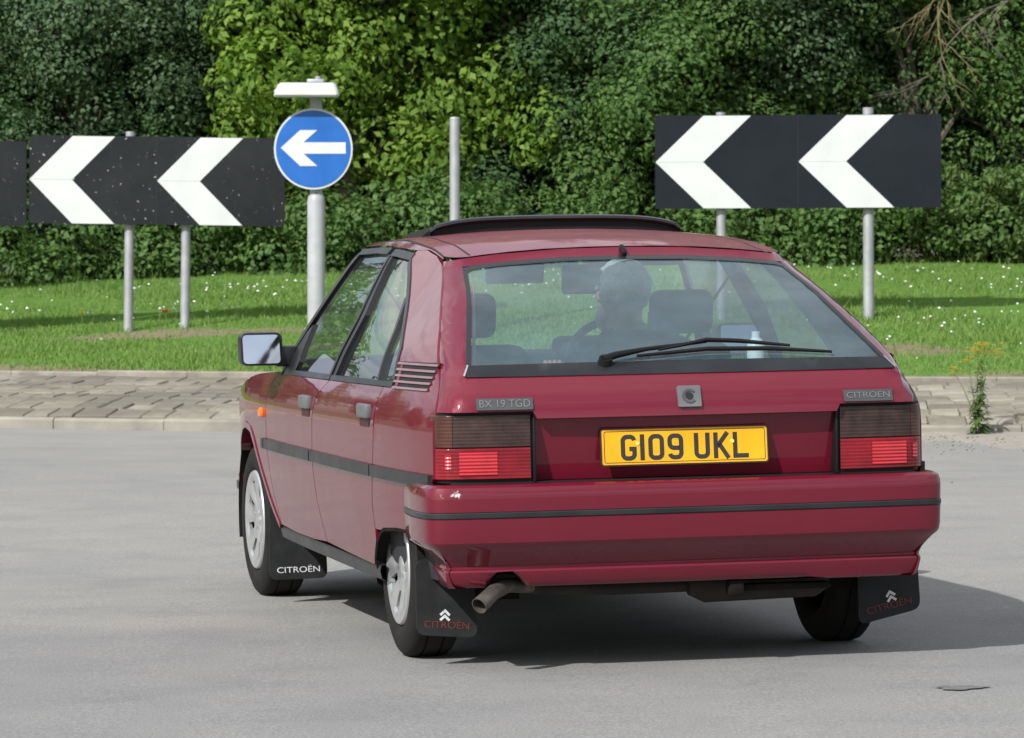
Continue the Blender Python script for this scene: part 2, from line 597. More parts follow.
def grass_ground():
    m, t, b, o = nodes('grass_ground')
    n = noise(t, 1.1, 6, 0.65)
    n2 = noise(t, 14, 5, 0.7)
    c = ramp(t, n.outputs[0], [(0.3, (0.055, 0.10, 0.02)), (0.6, (0.10, 0.16, 0.03)), (0.8, (0.16, 0.17, 0.06))]).outputs[0]
    k = ramp(t, n2.outputs[0], [(0.3, 0.6), (0.7, 1.3)])
    c = mixc(t, 1.0, c, k.outputs[0], 'MULTIPLY')
    t.links.new(c, b.inputs['Base Color'])
    setp(b, Roughness=0.9, Specular_IOR_Level=0.1)
    bump(t, b, n2.outputs[0], 0.6, 0.03)
    return m


M['asphalt'] = asphalt()
M['grassground'] = grass_ground()
g = sheet('ground', [-900, -120, -70, 70, 120, 900], [-400, -90, -60, 90, 130, 1600], lambda x, y: -0.35, M['grassground'])
road = sheet('road', list(np.linspace(-70, -20, 11)) + list(np.linspace(-19, 19, 77)) + list(np.linspace(20, 70, 11)),
             list(np.linspace(-60, -4, 10)) + list(np.linspace(-3, 32, 71)) + list(np.linspace(33, 80, 12)), road_z, M['asphalt'])

# island: verge (grass mound), block apron bed, kerbs
def ring_sheet(name, s0, s1, ns, a0, a1, na, zf, mat, dz=0.0):
    V = []
    for i in range(ns + 1):
        s = lerp(s0, s1, i / ns)
        for k in range(na + 1):
            a = lerp(a0, a1, k / na)
            x, y = CX + (CR - s) * math.sin(a), CY - (CR - s) * math.cos(a)
            V.append((x, y, zf(s, x, y) + dz))
    me = bpy.data.meshes.new(name)
    me.from_pydata(V, [], grid_faces(ns + 1, na + 1))
    me.shade_smooth()
    o = link(name, me, mat); o['kind'] = 'structure'
    return o


def soil_verge():
    m, t, b, o = nodes('verge_soil_and_turf')
    n = noise(t, 0.8, 6, 0.7)
    n2 = noise(t, 11, 6, 0.75)
    green = ramp(t, n2.outputs[0], [(0.3, (0.065, 0.14, 0.025)), (0.7, (0.12, 0.22, 0.045))]).outputs[0]
    brown = ramp(t, n2.outputs[0], [(0.3, (0.13, 0.105, 0.065)), (0.7, (0.26, 0.22, 0.15))]).outputs[0]
    tc = N(t, 'ShaderNodeTexCoord')
    d = N(t, 'ShaderNodeVectorMath', operation='DISTANCE')
    t.links.new(tc.outputs['Object'], d.inputs[0]); d.inputs[1].default_value = (CX, CY, 0.4)
    ad = N(t, 'ShaderNodeMath', operation='MULTIPLY_ADD')
    t.links.new(n.outputs[0], ad.inputs[0]); ad.inputs[1].default_value = 1.6
    t.links.new(d.outputs['Value'], ad.inputs[2])
    f = N(t, 'ShaderNodeMapRange'); t.links.new(ad.outputs[0], f.inputs[0])
    f.inputs[1].default_value = CR - 2.85 + 0.8; f.inputs[2].default_value = CR - 2.55 + 0.8
    c = mixc(t, f.outputs[0], green, brown)
    for bx, by, rx_, ry_ in [(-3.5, 37.3, 1.0, 0.35), (-2.2, 37.0, 1.5, 0.3), (3.15, 34.4, 0.75, 0.75), (-1.9, 35.4, 0.8, 0.35)]:
        mp = N(t, 'ShaderNodeMapping'); mp.inputs['Location'].default_value = (-bx / rx_, -by / ry_, 0); mp.inputs['Scale'].default_value = (1 / rx_, 1 / ry_, 0)
        t.links.new(tc.outputs['Object'], mp.inputs[0])
        ln = N(t, 'ShaderNodeVectorMath', operation='LENGTH'); t.links.new(mp.outputs[0], ln.inputs[0])
        a2 = N(t, 'ShaderNodeMath', operation='MULTIPLY_ADD'); t.links.new(n2.outputs[0], a2.inputs[0]); a2.inputs[1].default_value = 0.5; t.links.new(ln.outputs['Value'], a2.inputs[2])
        m2 = N(t, 'ShaderNodeMapRange'); t.links.new(a2.outputs[0], m2.inputs[0])
        m2.inputs[1].default_value = 1.3; m2.inputs[2].default_value = 0.9
        c = mixc(t, m2.outputs[0], c, brown)
    t.links.new(c, b.inputs['Base Color'])
    setp(b, Roughness=0.95, Specular_IOR_Level=0.1)
    bump(t, b, n2.outputs[0], 0.7, 0.03)
    return m


M['verge'] = soil_verge()
M['bed'] = simple('apron_mortar', (0.20, 0.185, 0.147), 0.95, var=0.35, scale=3, bmp=0.4)
M['kerb'] = simple('kerb_concrete', (0.225, 0.215, 0.18), 0.9, var=0.32, scale=2.2, bmp=0.4)
M['edging'] = simple('edging_concrete', (0.215, 0.20, 0.165), 0.9, var=0.3, scale=5, bmp=0.4)
A0, A1 = -1.35, 1.0
verge = ring_sheet('grass_verge', 2.44, 21.5, 70, A0, A1, 120, lambda s, x, y: HS(s) + 0.02 * math.sin(x * 1.7 + y) * min(1, (s - 2.4)), M['verge'])
apron = ring_sheet('block_apron', 0.14, 2.31, 14, A0, A1, 120, lambda s, x, y: HS(s) - 0.012, M['bed'])


def arc_pt(s, a): return (CX + (CR - s) * math.sin(a), CY - (CR - s) * math.cos(a))


def kerb_piece(name, parent, s0, s1, a0, a1, z0, z1, mat, bev=0.012, n=4, tilt=0.0, jit=0.0):
    """a curved stone between two radii, top z1, foot z0; local to the world"""
    bm = bmesh.new()
    rows = []
    for k in range(n + 1):
        a = lerp(a0, a1, k / n)
        pts = [(s0, z0), (s0, z1 - bev), (s0 + bev, z1), (s1 - bev, z1 + tilt), (s1, z1 + tilt - bev), (s1, z0)]
        rows.append([bm.verts.new((*arc_pt(s, a), z)) for s, z in pts])
    m = len(rows[0])
    for r0, r1 in zip(rows, rows[1:]):
        for j in range(m - 1): bm.faces.new((r0[j], r0[j + 1], r1[j + 1], r1[j]))
    bm.faces.new(rows[0]); bm.faces.new(rows[-1][::-1])
    return from_bm(name, bm, mat, parent, sharp=25)


kerb = empty('kerb', (0, 0, 0)); kerb['kind'] = 'structure'
edging = empty('edging_kerb', (0, 0, 0)); edging['kind'] = 'structure'
a = -0.62
while a < 0.30:
    da = 0.915 / CR
    j = random.uniform(-0.004, 0.004)
    kerb_piece('kerb_stone', kerb, 0.0 + j, 0.145, a + 0.00015, a + da - 0.00015, -0.1, 0.085 + random.uniform(-0.006, 0.006), M['kerb'], 0.02)
    kerb_piece('edging_stone', edging, 2.32, 2.44, a + 0.00012, a + da - 0.00012, 0.1, 0.375 + random.uniform(-0.008, 0.008), M['edging'], 0.012)
    a += da
# far stretches beyond the picture
for n0, n1 in ((A0, -0.62), (a, A1)):
    kerb_piece('kerb_run', kerb, 0.0, 0.145, n0, n1, -0.1, 0.10, M['kerb'], 0.02, n=30)
    kerb_piece('edging_run', edging, 2.32, 2.44, n0, n1, 0.1, 0.385, M['edging'], 0.012, n=30)


def stone_mat():
    m, t, b, o = nodes('apron_block')
    oi = N(t, 'ShaderNodeObjectInfo')
    n = noise(t, 7, 6, 0.7, coord='Object')
    r = ramp(t, oi.outputs['Random'], [(0.0, (0.165, 0.15, 0.118)), (0.4, (0.205, 0.188, 0.15)), (0.75, (0.235, 0.217, 0.175)), (1.0, (0.28, 0.262, 0.215))])
    k = ramp(t, n.outputs[0], [(0.3, 0.72), (0.7, 1.18)])
    c = mixc(t, 1.0, r.outputs[0], k.outputs[0], 'MULTIPLY')
    # long dirt and tyre stains over the apron, in world space
    g2 = N(t, 'ShaderNodeNewGeometry')
    mp = N(t, 'ShaderNodeMapping'); mp.inputs['Scale'].default_value = (0.55, 1.3, 1)
    t.links.new(g2.outputs['Position'], mp.inputs[0])
    n3 = N(t, 'ShaderNodeTexNoise'); n3.inputs['Scale'].default_value = 0.9; n3.inputs['Detail'].default_value = 6
    t.links.new(mp.outputs[0], n3.inputs[0])
    st = ramp(t, n3.outputs[0], [(0.46, 0.0), (0.62, 0.75)])
    c = mixc(t, st.outputs[0], c, (0.125, 0.118, 0.10))
    t.links.new(c, b.inputs['Base Color'])
    setp(b, Roughness=0.92, Specular_IOR_Level=0.2)
    bump(t, b, n.outputs[0], 0.5, 0.012)
    return m


M['stone'] = stone_mat()


def block_mesh(L, D, seed):
    r = random.Random(seed)
    bm = bmesh.new()
    add_box(bm, (0, 0, -0.03), (L, D, 0.07), 0.012, 1)
    for v in bm.verts: v.co += Vector((r.uniform(-.006, .006), r.uniform(-.006, .006), r.uniform(-.005, .005) if v.co.z > -0.02 else 0))
    me = bpy.data.meshes.new('block')
    bmesh.ops.recalc_face_normals(bm, faces=bm.faces[:])
    bm.to_mesh(me); bm.free()
    me.materials.append(M['stone'])
    return me


lens = [0.21, 0.28, 0.36]
bl = {(i, k): block_mesh(L - 0.007, 0.2345, i * 7 + k) for i, L in enumerate(lens) for k in range(3)}
nrow = 9
rowd = 2.15 / nrow
far_v, far_f = [], []
nblk = 0
for row in range(nrow):
    s = 0.16 + (row + 0.5) * rowd
    aa = -0.50 + random.uniform(0, 0.01)
    while aa < 0.13:
        i = random.randrange(3); L = lens[i]
        am = aa + L / 2 / (CR - s)
        x, y = arc_pt(s, am)
        near = -4.35 < x < 4.0
        slope = math.atan2(HS(s + 0.1) - HS(s - 0.1), 0.2)
        z = HS(s) + random.uniform(-0.004, 0.004)
        Mx = Matrix.Translation((x, y, z)) @ Matrix.Rotation(am + random.uniform(-.006, .006), 4, 'Z') @ Matrix.Rotation(slope + random.uniform(-.01, .01), 4, 'X') @ Matrix.Rotation(random.uniform(-.015, .015), 4, 'Y')
        if random.random() > 0.01:
            me = bl[(i, random.randrange(3))]
            if near and nblk < 300:
                o = bpy.data.objects.new('paving_block', me)
                COL.objects.link(o); o.parent = apron; o.matrix_world = Mx
                nblk += 1
            else:
                b0 = len(far_v)
                far_v += [tuple(Mx @ v.co) for v in me.vertices]
                far_f += [tuple(b0 + q for q in p.vertices) for p in me.polygons]
        aa += L / (CR - s)
me = bpy.data.meshes.new('far_paving'); me.from_pydata(far_v, [], far_f)
o = link('far_paving', me, M['stone'], apron); o['kind'] = 'stuff'
print('blocks', nblk)

# ------------------------------------------------------------------ grass, flowers
M['grass'] = leaf_mat('grass_blade', (0.090, 0.185, 0.040), (0.140, 0.258, 0.058), (0.24, 0.315, 0.105), trans=0.36, rough=0.7)


def patchy(x, y):
    return 0.5 + 0.5 * math.sin(x * 1.3 + 2 * math.sin(y * 0.7)) * math.sin(y * 1.1 + 1.5 * math.sin(x * 0.9))


def mow(n, xr, yr, hr, wr, lean=0.35, test=None):
    x = rng.uniform(*xr, n); y = rng.uniform(*yr, n)
    s = CR - np.hypot(x - CX, y - CY)
    keep = s > 2.5
    edge = np.clip((s - 2.5) / 0.45, 0, 1)
    keep &= rng.random(n) < 0.15 + 0.85 * edge
    if test is not None: keep &= test(x, y, s)
    x, y, s = x[keep], y[keep], s[keep]
    z = np.interp(s, HX, HYv) - 0.005
    n = len(x)
    h = rng.uniform(*hr, n) * (0.7 + 0.6 * (np.sin(x * 2.1 + np.sin(y * 1.7) * 2) * 0.5 + 0.5))
    wd = rng.uniform(*wr, n)
    a = rng.uniform(0, 2 * np.pi, n)
    la = rng.uniform(0, 2 * np.pi, n); ll = rng.uniform(0, lean, n) * h
    dx, dy = np.cos(a) * wd / 2, np.sin(a) * wd / 2
    V = np.zeros((n, 3, 3))
    V[:, 0] = np.stack([x - dx, y - dy, z], 1)
    V[:, 1] = np.stack([x + dx, y + dy, z], 1)
    V[:, 2] = np.stack([x + np.cos(la) * ll, y + np.sin(la) * ll, z + h], 1)
    return V.reshape(-1, 3)


HX = np.linspace(0, 22, 200); HYv = np.array([HS(v) for v in HX])
# bare soil round the sign feet and by the right-hand kerb
BARE = [(-3.5, 37.3, 1.0, 0.35), (-2.2, 37.0, 1.5, 0.3), (3.15, 34.4, 0.75, 0.75), (-1.9, 35.4, 0.8, 0.35)]


def notbare(x, y, s):
    k = np.ones(len(x), bool)
    for bx, by, rx, ry in BARE:
        q = ((x - bx) / rx)**2 + ((y - by) / ry)**2
        k &= (q > 1) | (rng.random(len(x)) < 0.12 + 0.5 * q)
    return k


V = mow(430000, (-8, 8), (31.5, 47), (0.018, 0.055), (0.010, 0.022), 0.9, test=notbare)
o = fast_mesh('short_grass', V, 3, M['grass'])
prop(o, 'short bright green grass covering the island verge', 'grass', kind='stuff')
V = mow(7000, (-8, 8), (31.5, 46.5), (0.07, 0.17), (0.006, 0.012), 0.8)
o = fast_mesh('tall_grass', V, 3, M['grass'])
prop(o, 'scattered taller grass stems on the island verge', 'grass', kind='stuff')

M['daisy'] = simple('white_clover_petal', (0.75, 0.76, 0.72), 0.8, var=0.1)
M['yellow'] = simple('yellow_petal', (0.72, 0.50, 0.01), 0.7, var=0.12)
M['poppy'] = simple('poppy_petal', (0.75, 0.025, 0.01), 0.6, var=0.1)
dv, df = [], []


def add_puff(V, F, c, r, seg=5):
    b0 = len(V)
    V.append((c[0], c[1], c[2] + r * 0.8))
    for k in range(seg):
        a = k * 2 * math.pi / seg
        V.append((c[0] + r * math.cos(a), c[1] + r * math.sin(a), c[2]))
    V.append((c[0], c[1], c[2] - r * 0.7))
    for k in range(seg):
        F.append((b0, b0 + 1 + k, b0 + 1 + (k + 1) % seg))
        F.append((b0 + seg + 1, b0 + 1 + (k + 1) % seg, b0 + 1 + k))


cl = [(-2.6, 41.0), (-2.0, 40.6), (-3.1, 41.5), (-1.5, 40.0), (3.6, 38.2), (4.4, 38.6), (4.9, 39.4), (4.1, 40.2), (5.2, 37.6), (-4.5, 40.2), (0.4, 40.0), (-0.6, 39.0), (4.6, 36.4), (1.6, 38.5), (-0.9, 42), (3.4, 36.1), (5.5, 41.3), (0.8, 41.5), (3.1, 41.0), (-3.4, 38.9)]
for cx, cy in cl:
    for k in range(random.randint(4, 18)):
        x, y = random.gauss(cx, 0.38), random.gauss(cy, 0.45)
        if inset(x, y) > 2.7: add_puff(dv, df, (x, y, land_z(x, y) + random.uniform(0.05, 0.10)), random.uniform(0.009, 0.019))
for k in range(45):
    x, y = random.uniform(-6, 6), random.uniform(33, 44)
    if inset(x, y) > 2.8: add_puff(dv, df, (x, y, land_z(x, y) + random.uniform(0.06, 0.12)), random.uniform(0.008, 0.015))
o = from_py('clover_flowers', dv, df, M['daisy'], sm=False)
prop(o, 'small white clover flowers scattered through the grass', 'flowers', kind='stuff')


def flower(name, x, y, h, petal, r, label, cat, npet=6):
    z = land_z(x, y)
    e = empty(name, (x, y, z))
    tube('stem', [(0, 0, 0), (0.01, 0, h * 0.6), (0.0, 0.01, h)], 0.004, M['grass'], e, 5)
    bm = bmesh.new()
    for k in range(npet):
        a = k * 2 * math.pi / npet
        c, s_ = math.cos(a), math.sin(a)
        p = [(0, 0, h), (r * .6 * c - r * .45 * s_, r * .6 * s_ + r * .45 * c, h + r * .45), (r * c, r * s_, h + r * .75), (r * .6 * c + r * .45 * s_, r * .6 * s_ - r * .45 * c, h + r * .45)]
        bm.faces.new([bm.verts.new(q) for q in p])
    from_bm('petals', bm, petal, e, norm=False)
    prop(e, label, cat)


flower('poppy', -3.14, 37.6, 0.16, M['poppy'], 0.045, 'single red poppy in the grass between the left sign posts', 'flower')
flower('dandelion', -3.95, 38.1, 0.14, M['yellow'], 0.03, 'single yellow flower in the grass left of the sign posts', 'flower')
flower('dandelion', 4.62, 33.6, 0.2, M['yellow'], 0.02, 'small yellow flower at the verge edge right of the ragwort', 'flower')

# ------------------------------------------------------------------ trees
M['bark'] = simple('bark', (0.10, 0.085, 0.065), 0.9, var=0.35, scale=9, bmp=0.6)
M['lichen'] = simple('lichen_bark', (0.15, 0.13, 0.06), 0.9, var=0.35, scale=14)
M['leaf_dark'] = leaf_mat('hawthorn_leaf', (0.026, 0.060, 0.022), (0.050, 0.103, 0.037), (0.084, 0.148, 0.058), 0.3)
M['leaf_mid'] = leaf_mat('elm_leaf', (0.040, 0.085, 0.024), (0.075, 0.145, 0.038), (0.125, 0.205, 0.06), 0.32)
M['leaf_lime'] = leaf_mat('lime_leaf', (0.070, 0.14, 0.022), (0.135, 0.235, 0.036), (0.235, 0.335, 0.065), 0.42)
M['leaf_grey'] = leaf_mat('willow_leaf', (0.034, 0.066, 0.033), (0.060, 0.108, 0.050), (0.100, 0.158, 0.076), 0.28)


def leaves(cent, rad, n, size, up=0.5, droop=0.0, asp=0.62, face=None):
    """cent (k,3), rad (k,): n leaves spread over blobs; returns verts of quads"""
    k = len(cent)
    wgt = rad**2; wgt = wgt / wgt.sum()
    idx = rng.choice(k, n, p=wgt)
    d = rng.normal(size=(n, 3)); d /= np.linalg.norm(d, axis=1)[:, None]
    rr = rad[idx] * (0.55 + 0.5 * rng.random(n)**0.6)
    pos = cent[idx] + d * rr[:, None] * np.array([1, 1, 0.8])
    nrm = d * 1.0 + rng.normal(size=(n, 3)) * 0.42 + np.array([0, 0, up * 0.8])
    nrm /= np.linalg.norm(nrm, axis=1)[:, None]
    t = rng.normal(size=(n, 3)) + np.array([0, 0, -droop])
    t -= nrm * (t * nrm).sum(1)[:, None]; t /= np.linalg.norm(t, axis=1)[:, None]
    b = np.cross(nrm, t)
    L = size * rng.uniform(0.65, 1.25, n)
    Wd = L * asp
    V = np.zeros((n, 4, 3))
    V[:, 0] = pos - t * (L / 2)[:, None]
    V[:, 2] = pos + t * (L / 2)[:, None] - nrm * (L * 0.12)[:, None]
    V[:, 1] = pos + b * (Wd / 2)[:, None] + nrm * (Wd * 0.14)[:, None]
    V[:, 3] = pos - b * (Wd / 2)[:, None] + nrm * (Wd * 0.14)[:, None]
    return V.reshape(-1, 3)


def tree(name, x, y, h, rx, ry, mat, n, size, label, low=0.1, blobs=60, up=0.5, droop=0.0, asp=0.62, brad=(0.3, 0.62), dense_to=None, seed=0, group='trees of the island thicket'):
    """trunk with limbs and a crown of leaf clumps down to the ground"""
    r = np.random.default_rng(seed)
    z0 = land_z(x, y) if inset(x, y) > 1 else -0.35
    root = empty(name, (x, y, z0))
    prop(root, label, 'tree', group)
    bm = bmesh.new()
    th = h * 0.8
    tr = 0.06 + h * 0.012
    pts = [(0, 0, -0.2)] + [(r.normal() * 0.1 * i, r.normal() * 0.1 * i, th * i / 5) for i in range(1, 6)]
    add_tube(bm, pts, [tr * (1.15 - 0.18 * i) for i in range(6)], 8)
    # clump centres over an uneven ellipsoid shell and inside it
    C = []; R = []
    limbs = 0
    if dense_to:
        while len(C) < blobs * 0.62:
            px_, py_ = r.uniform(-1, 1), r.uniform(-1, 0.6)
            zz = r.uniform(low * h * 0.5 + 0.1, dense_to)
            bulge = math.sin(zz * 1.9 + seed * 1.7) * math.sin(px_ * 2.6 + seed * 2.9 + zz * 0.6)
            fr_y = -ry * math.sqrt(max(0, 1 - px_ * px_ * 0.8)) * (0.35 + 0.85 * bulge)
            c = np.array([px_ * rx * 1.05, fr_y - r.uniform(0, 0.45) + 0.25, zz])
            C.append(c); R.append(r.uniform(brad[0] * 0.6, brad[1] * 0.95))
            if limbs < 14:
                limbs += 1
                add_tube(bm, [(0, 0, zz * 0.5), (c[0] * .5, c[1] * .5, zz * 0.85), tuple(c)], [0.04, 0.025, 0.008], 5)
        blobs = len(C) + blobs // 2
    while len(C) < blobs:
        d = r.normal(size=3); d /= np.linalg.norm(d)
        if d[1] > 0.75: continue
        u = r.uniform(0.45, 1.0)
        zc = lerp(low, 1.0, 0.5 + 0.5 * d[2] * u)
        wob = 0.8 + 0.35 * math.sin(3 * math.atan2(d[1], d[0]) + seed) * math.sin(4 * d[2] + seed)
        taper = math.sqrt(max(0.05, 1 - (max(0, zc - 0.45) / 0.6)**2))
        c = np.array([d[0] * rx * u * wob * taper, d[1] * ry * u * wob * taper, zc * h])
        C.append(c); R.append(r.uniform(*brad))
        if limbs < 22 and c[2] > 0.6:
            limbs += 1
            st = min(c[2] * 0.6, th * 0.9)
            add_tube(bm, [(0, 0, st), (c[0] * .5, c[1] * .5, lerp(st, c[2], 0.6)), tuple(c)], [0.045, 0.028, 0.01], 5)
    from_bm('trunk', bm, M['bark'], root, sharp=60)
    C = np.array(C); R = np.array(R)
    if dense_to:
        lowm = C[:, 2] < dense_to
        nl = int(n * 0.85)
        V = np.concatenate([leaves(C[lowm], R[lowm], nl, size, up, droop, asp), leaves(C[~lowm], R[~lowm], n - nl, size * 1.8, up, droop, asp)]) if (~lowm).any() and lowm.any() else leaves(C, R, n, size, up, droop, asp)
    else:
        V = leaves(C, R, n, size, up, droop, asp)
    fast_mesh('crown', V, 4, mat, root)
    return root


T = tree
DN = 3.6
T('hawthorn_tree', -6.3, 46.2, 6.8, 1.5, 1.3, M['leaf_dark'], 41600, 0.068, 'dark bushy tree behind the sign board cut by the left edge', dense_to=DN, blobs=110, seed=1)
T('hawthorn_tree', -4.6, 45.6, 7.0, 1.35, 1.2, M['leaf_grey'], 54400, 0.065, 'grey green small leaved tree behind the left chevron sign', dense_to=DN, blobs=120, seed=2)
T('hawthorn_tree', -3.1, 46.0, 7.4, 1.2, 1.1, M['leaf_dark'], 51200, 0.065, 'dark tree just left of the yellow green tree', dense_to=DN, blobs=110, seed=3)
T('lime_tree', -1.75, 45.3, 7.2, 1.25, 1.15, M['leaf_lime'], 30000, 0.101, 'bright yellow green broad leaved tree behind the round blue sign', dense_to=DN, blobs=95, up=0.55, droop=0.8, asp=0.6, seed=4)
T('lime_tree', -0.55, 45.9, 7.6, 1.0, 1.0, M['leaf_lime'], 20000, 0.097, 'yellow green tree between the blue sign and the bare grey post', dense_to=DN, blobs=70, up=0.55, droop=0.8, low=0.22, seed=5)
T('hawthorn_tree', 0.55, 45.8, 7.0, 1.25, 1.2, M['leaf_dark'], 54400, 0.066, 'dark green tree rising behind the bare grey post', dense_to=DN, blobs=120, seed=6)
T('elm_tree', 1.95, 45.4, 7.2, 1.3, 1.2, M['leaf_mid'], 54400, 0.073, 'mid green tree behind the left half of the right chevron sign', dense_to=DN, blobs=120, seed=8)
T('hawthorn_tree', 3.2, 46.0, 7.6, 1.25, 1.2, M['leaf_grey'], 51200, 0.066, 'grey green tree behind the right half of the right chevron sign', dense_to=DN, blobs=110, seed=9)
T('hawthorn_tree', 4.5, 45.9, 7.0, 1.2, 1.1, M['leaf_mid'], 21000, 0.072, 'tree above the right end of the right chevron sign', dense_to=DN, blobs=80, low=0.30, seed=10)
T('hawthorn_tree', 6.0, 46.4, 7.4, 1.4, 1.2, M['leaf_dark'], 13000, 0.068, 'dark shaded tree with bare twigs at the right edge', dense_to=DN, blobs=85, low=0.18, seed=11)
# second row that closes the thicket
for i, (x, y) in enumerate([(-7.6, 48), (-5.4, 47.6), (-3.8, 47.5), (-2.3, 47.3), (-1.0, 47.4), (0.3, 47.6), (1.4, 47.3), (2.7, 47.6), (3.9, 47.8), (5.2, 48), (6.9, 48.2), (8.4, 47.4), (-8.9, 46.6)]):
    T('thicket_tree', x, y, 8.6, 1.3, 1.0, M['leaf_dark'], 15000, 0.12, 'dark green tree deep inside the thicket behind the front row', dense_to=4.2, blobs=85, brad=(0.4, 0.7), low=0.02, seed=20 + i, group='trees deep inside the thicket')
T('hawthorn_tree', -10.6, 46.0, 7.4, 2.0, 1.4, M['leaf_mid'], 20000, 0.10, 'wide mid green tree at the left end of the thicket', dense_to=DN, blobs=110, seed=40)
T('hawthorn_tree', 10.4, 46.6, 7.2, 2.0, 1.4, M['leaf_grey'], 20000, 0.10, 'wide grey green tree at the right end of the thicket', dense_to=DN, blobs=110, seed=41)
# further stand across the junction on the left and right
for i, (x, y, h, rr) in enumerate([(-24, 79, 11, 5), (-33, 77, 12.5, 5.5), (-43, 76, 11.5, 5.5), (-54, 74, 12.5, 6), (-62, 66, 12, 6), (28, 80, 13, 6), (42, 78, 14, 6), (-14, 83, 12, 5), (14, 84, 13, 5)]):
    T('roadside_tree', x, y, h, rr, rr * 0.8, M['leaf_mid'], 9000, 0.5, 'tall tree across the junction far to the side', blobs=70, brad=(1.2, 2.2), seed=50 + i, group='trees across the junction')

# brambles, ivy and low growth along the foot of the thicket
M['weed'] = leaf_mat('nettle_leaf', (0.045, 0.085, 0.025), (0.085, 0.145, 0.04), (0.14, 0.20, 0.065), 0.3)
C = []; R = []
for k in range(330):
    x = rng.uniform(-9, 9)
    y = 44.2 + rng.uniform(-0.25, 0.9) + 0.35 * math.sin(x * 1.3)
    C.append((x, y, land_z(x, y) + rng.uniform(0.05, 0.85))); R.append(rng.uniform(0.16, 0.42))
o = fast_mesh('low_bramble', leaves(np.array(C), np.array(R), 60000, 0.075, 0.5), 4, M['leaf_mid'])
prop(o, 'low bramble growth along the foot of the thicket', 'bramble', kind='stuff')
C = []; R = []
for k in range(420):
    x = rng.uniform(-10, 10); y = 47.6 + rng.uniform(0, 1.6)
    C.append((x, y, land_z(x, y) + rng.uniform(0.1, 3.2))); R.append(rng.uniform(0.3, 0.6))
o = fast_mesh('undergrowth', leaves(np.array(C), np.array(R), 38000, 0.17, 0.4), 4, M['leaf_dark'])
prop(o, 'dense dark undergrowth filling the inside of the thicket', 'undergrowth', kind='stuff')
C = []; R = []
for k in range(300):
    x = rng.uniform(3.0, 8.0); y = 44.2 + rng.uniform(-0.2, 0.6)
    C.append((x, y, land_z(x, y) + rng.uniform(0.05, 1.0)**1.3)); R.append(rng.uniform(0.07, 0.16))
V = leaves(np.array(C), np.array(R), 15000, 0.095, 0.2, droop=1.2, asp=0.4)
o = fast_mesh('nettle_patch', V, 4, M['weed'])
prop(o, 'upright nettles and weeds below the twigs at the right', 'weeds', kind='stuff')
bm = bmesh.new()


def twig(bm, p, d, L, r, depth, rg):
    pts = [p]
    q = Vector(p); d = Vector(d)
    nseg = 5
    for i in range(nseg):
        d = (d + Vector((rg.uniform(-.25, .25), rg.uniform(-.15, .15), rg.uniform(-.25, .18)))).normalized()
        q = q + d * L / nseg
        pts.append(tuple(q))
    add_tube(bm, pts, [r * (1 - 0.8 * i / nseg) for i in range(nseg + 1)], 4)
    if depth > 0:
        for k in range(4):
            i = rg.randint(1, nseg)
            nd = (d + Vector((rg.uniform(-1, 1), rg.uniform(-.6, .3), rg.uniform(-.9, .7)))).normalized()
            twig(bm, pts[i], nd, L * rg.uniform(.4, .65), r * 0.55, depth - 1, rg)


rg = random.Random(5)
e = empty('dead_branches', (4.9, 44.5, land_z(4.9, 44.5)))
prop(e, 'tangle of bare grey twigs hanging in the dark gap at right', 'branches')
for k in range(4):
    bm = bmesh.new()
    twig(bm, (rg.uniform(-0.4, 1.0), rg.uniform(-.1, .4), rg.uniform(1.6, 3.3)), (rg.uniform(-.6, .8), -0.25, rg.uniform(-.5, .1)), rg.uniform(0.9, 1.5), 0.015, 2, rg)
    from_bm('branch', bm, M['bark'], e, sharp=60)
e = empty('lichen_branch', (4.35, 44.5, 4.6))
prop(e, 'yellow lichen covered branch drooping at the upper right', 'branch')
for k in range(3):
    bm = bmesh.new()
    twig(bm, (0.5 - 0.1 * k, 0.5, 0.0 - 0.15 * k), (-0.7 + 0.4 * k, -0.3, -0.6), 0.9, 0.014, 2, rg)
    from_bm('limb', bm, M['lichen'], e, sharp=60)

# ------------------------------------------------------------------ ragwort at the kerb
rag = empty('ragwort', (3.335, 29.72, 0.0))
prop(rag, 'tall ragwort weed with yellow flower heads growing at the kerb', 'weed')
tips = []
rg = random.Random(11)
M['stemg'] = simple('ragwort_stem', (0.12, 0.16, 0.05), 0.7, var=0.2)
for k, (dx, dy, hh) in enumerate([(0.05, 0.0, 0.66), (-0.08, 0.03, 0.55), (-0.17, 0.0, 0.47), (0.09, -0.02, 0.6), (0.0, 0.04, 0.62)]):
    tube('stem', [(0.01 * k - 0.02, 0, 0), (dx * .2, dy * .2, hh * .4), (dx * .6, dy * .6, hh * .75), (dx, dy, hh)], [0.007, 0.006, 0.004, 0.002], M['stemg'], rag, 5)
    tips.append((dx, dy, hh))
    bm = bmesh.new()
    nh = 14 if k in (0, 3, 4) else 7
    for j in range(nh):
        c = Vector((dx + rg.gauss(0, .036), dy + rg.gauss(0, .03), hh + rg.gauss(0.005, .016)))
        for q in range(7):
            a_ = q * 2 * math.pi / 7
            r_ = 0.026
            bm.faces.new([bm.verts.new(c + Vector(v)) for v in ((0, 0, 0), (r_ * math.cos(a_ - .3), r_ * math.sin(a_ - .3), .004), (r_ * 1.25 * math.cos(a_), r_ * 1.25 * math.sin(a_), .003), (r_ * math.cos(a_ + .3), r_ * math.sin(a_ + .3), .004))])
    from_bm('flower_head', bm, M['yellow'], rag, norm=False)['kind'] = 'stuff'
V = []
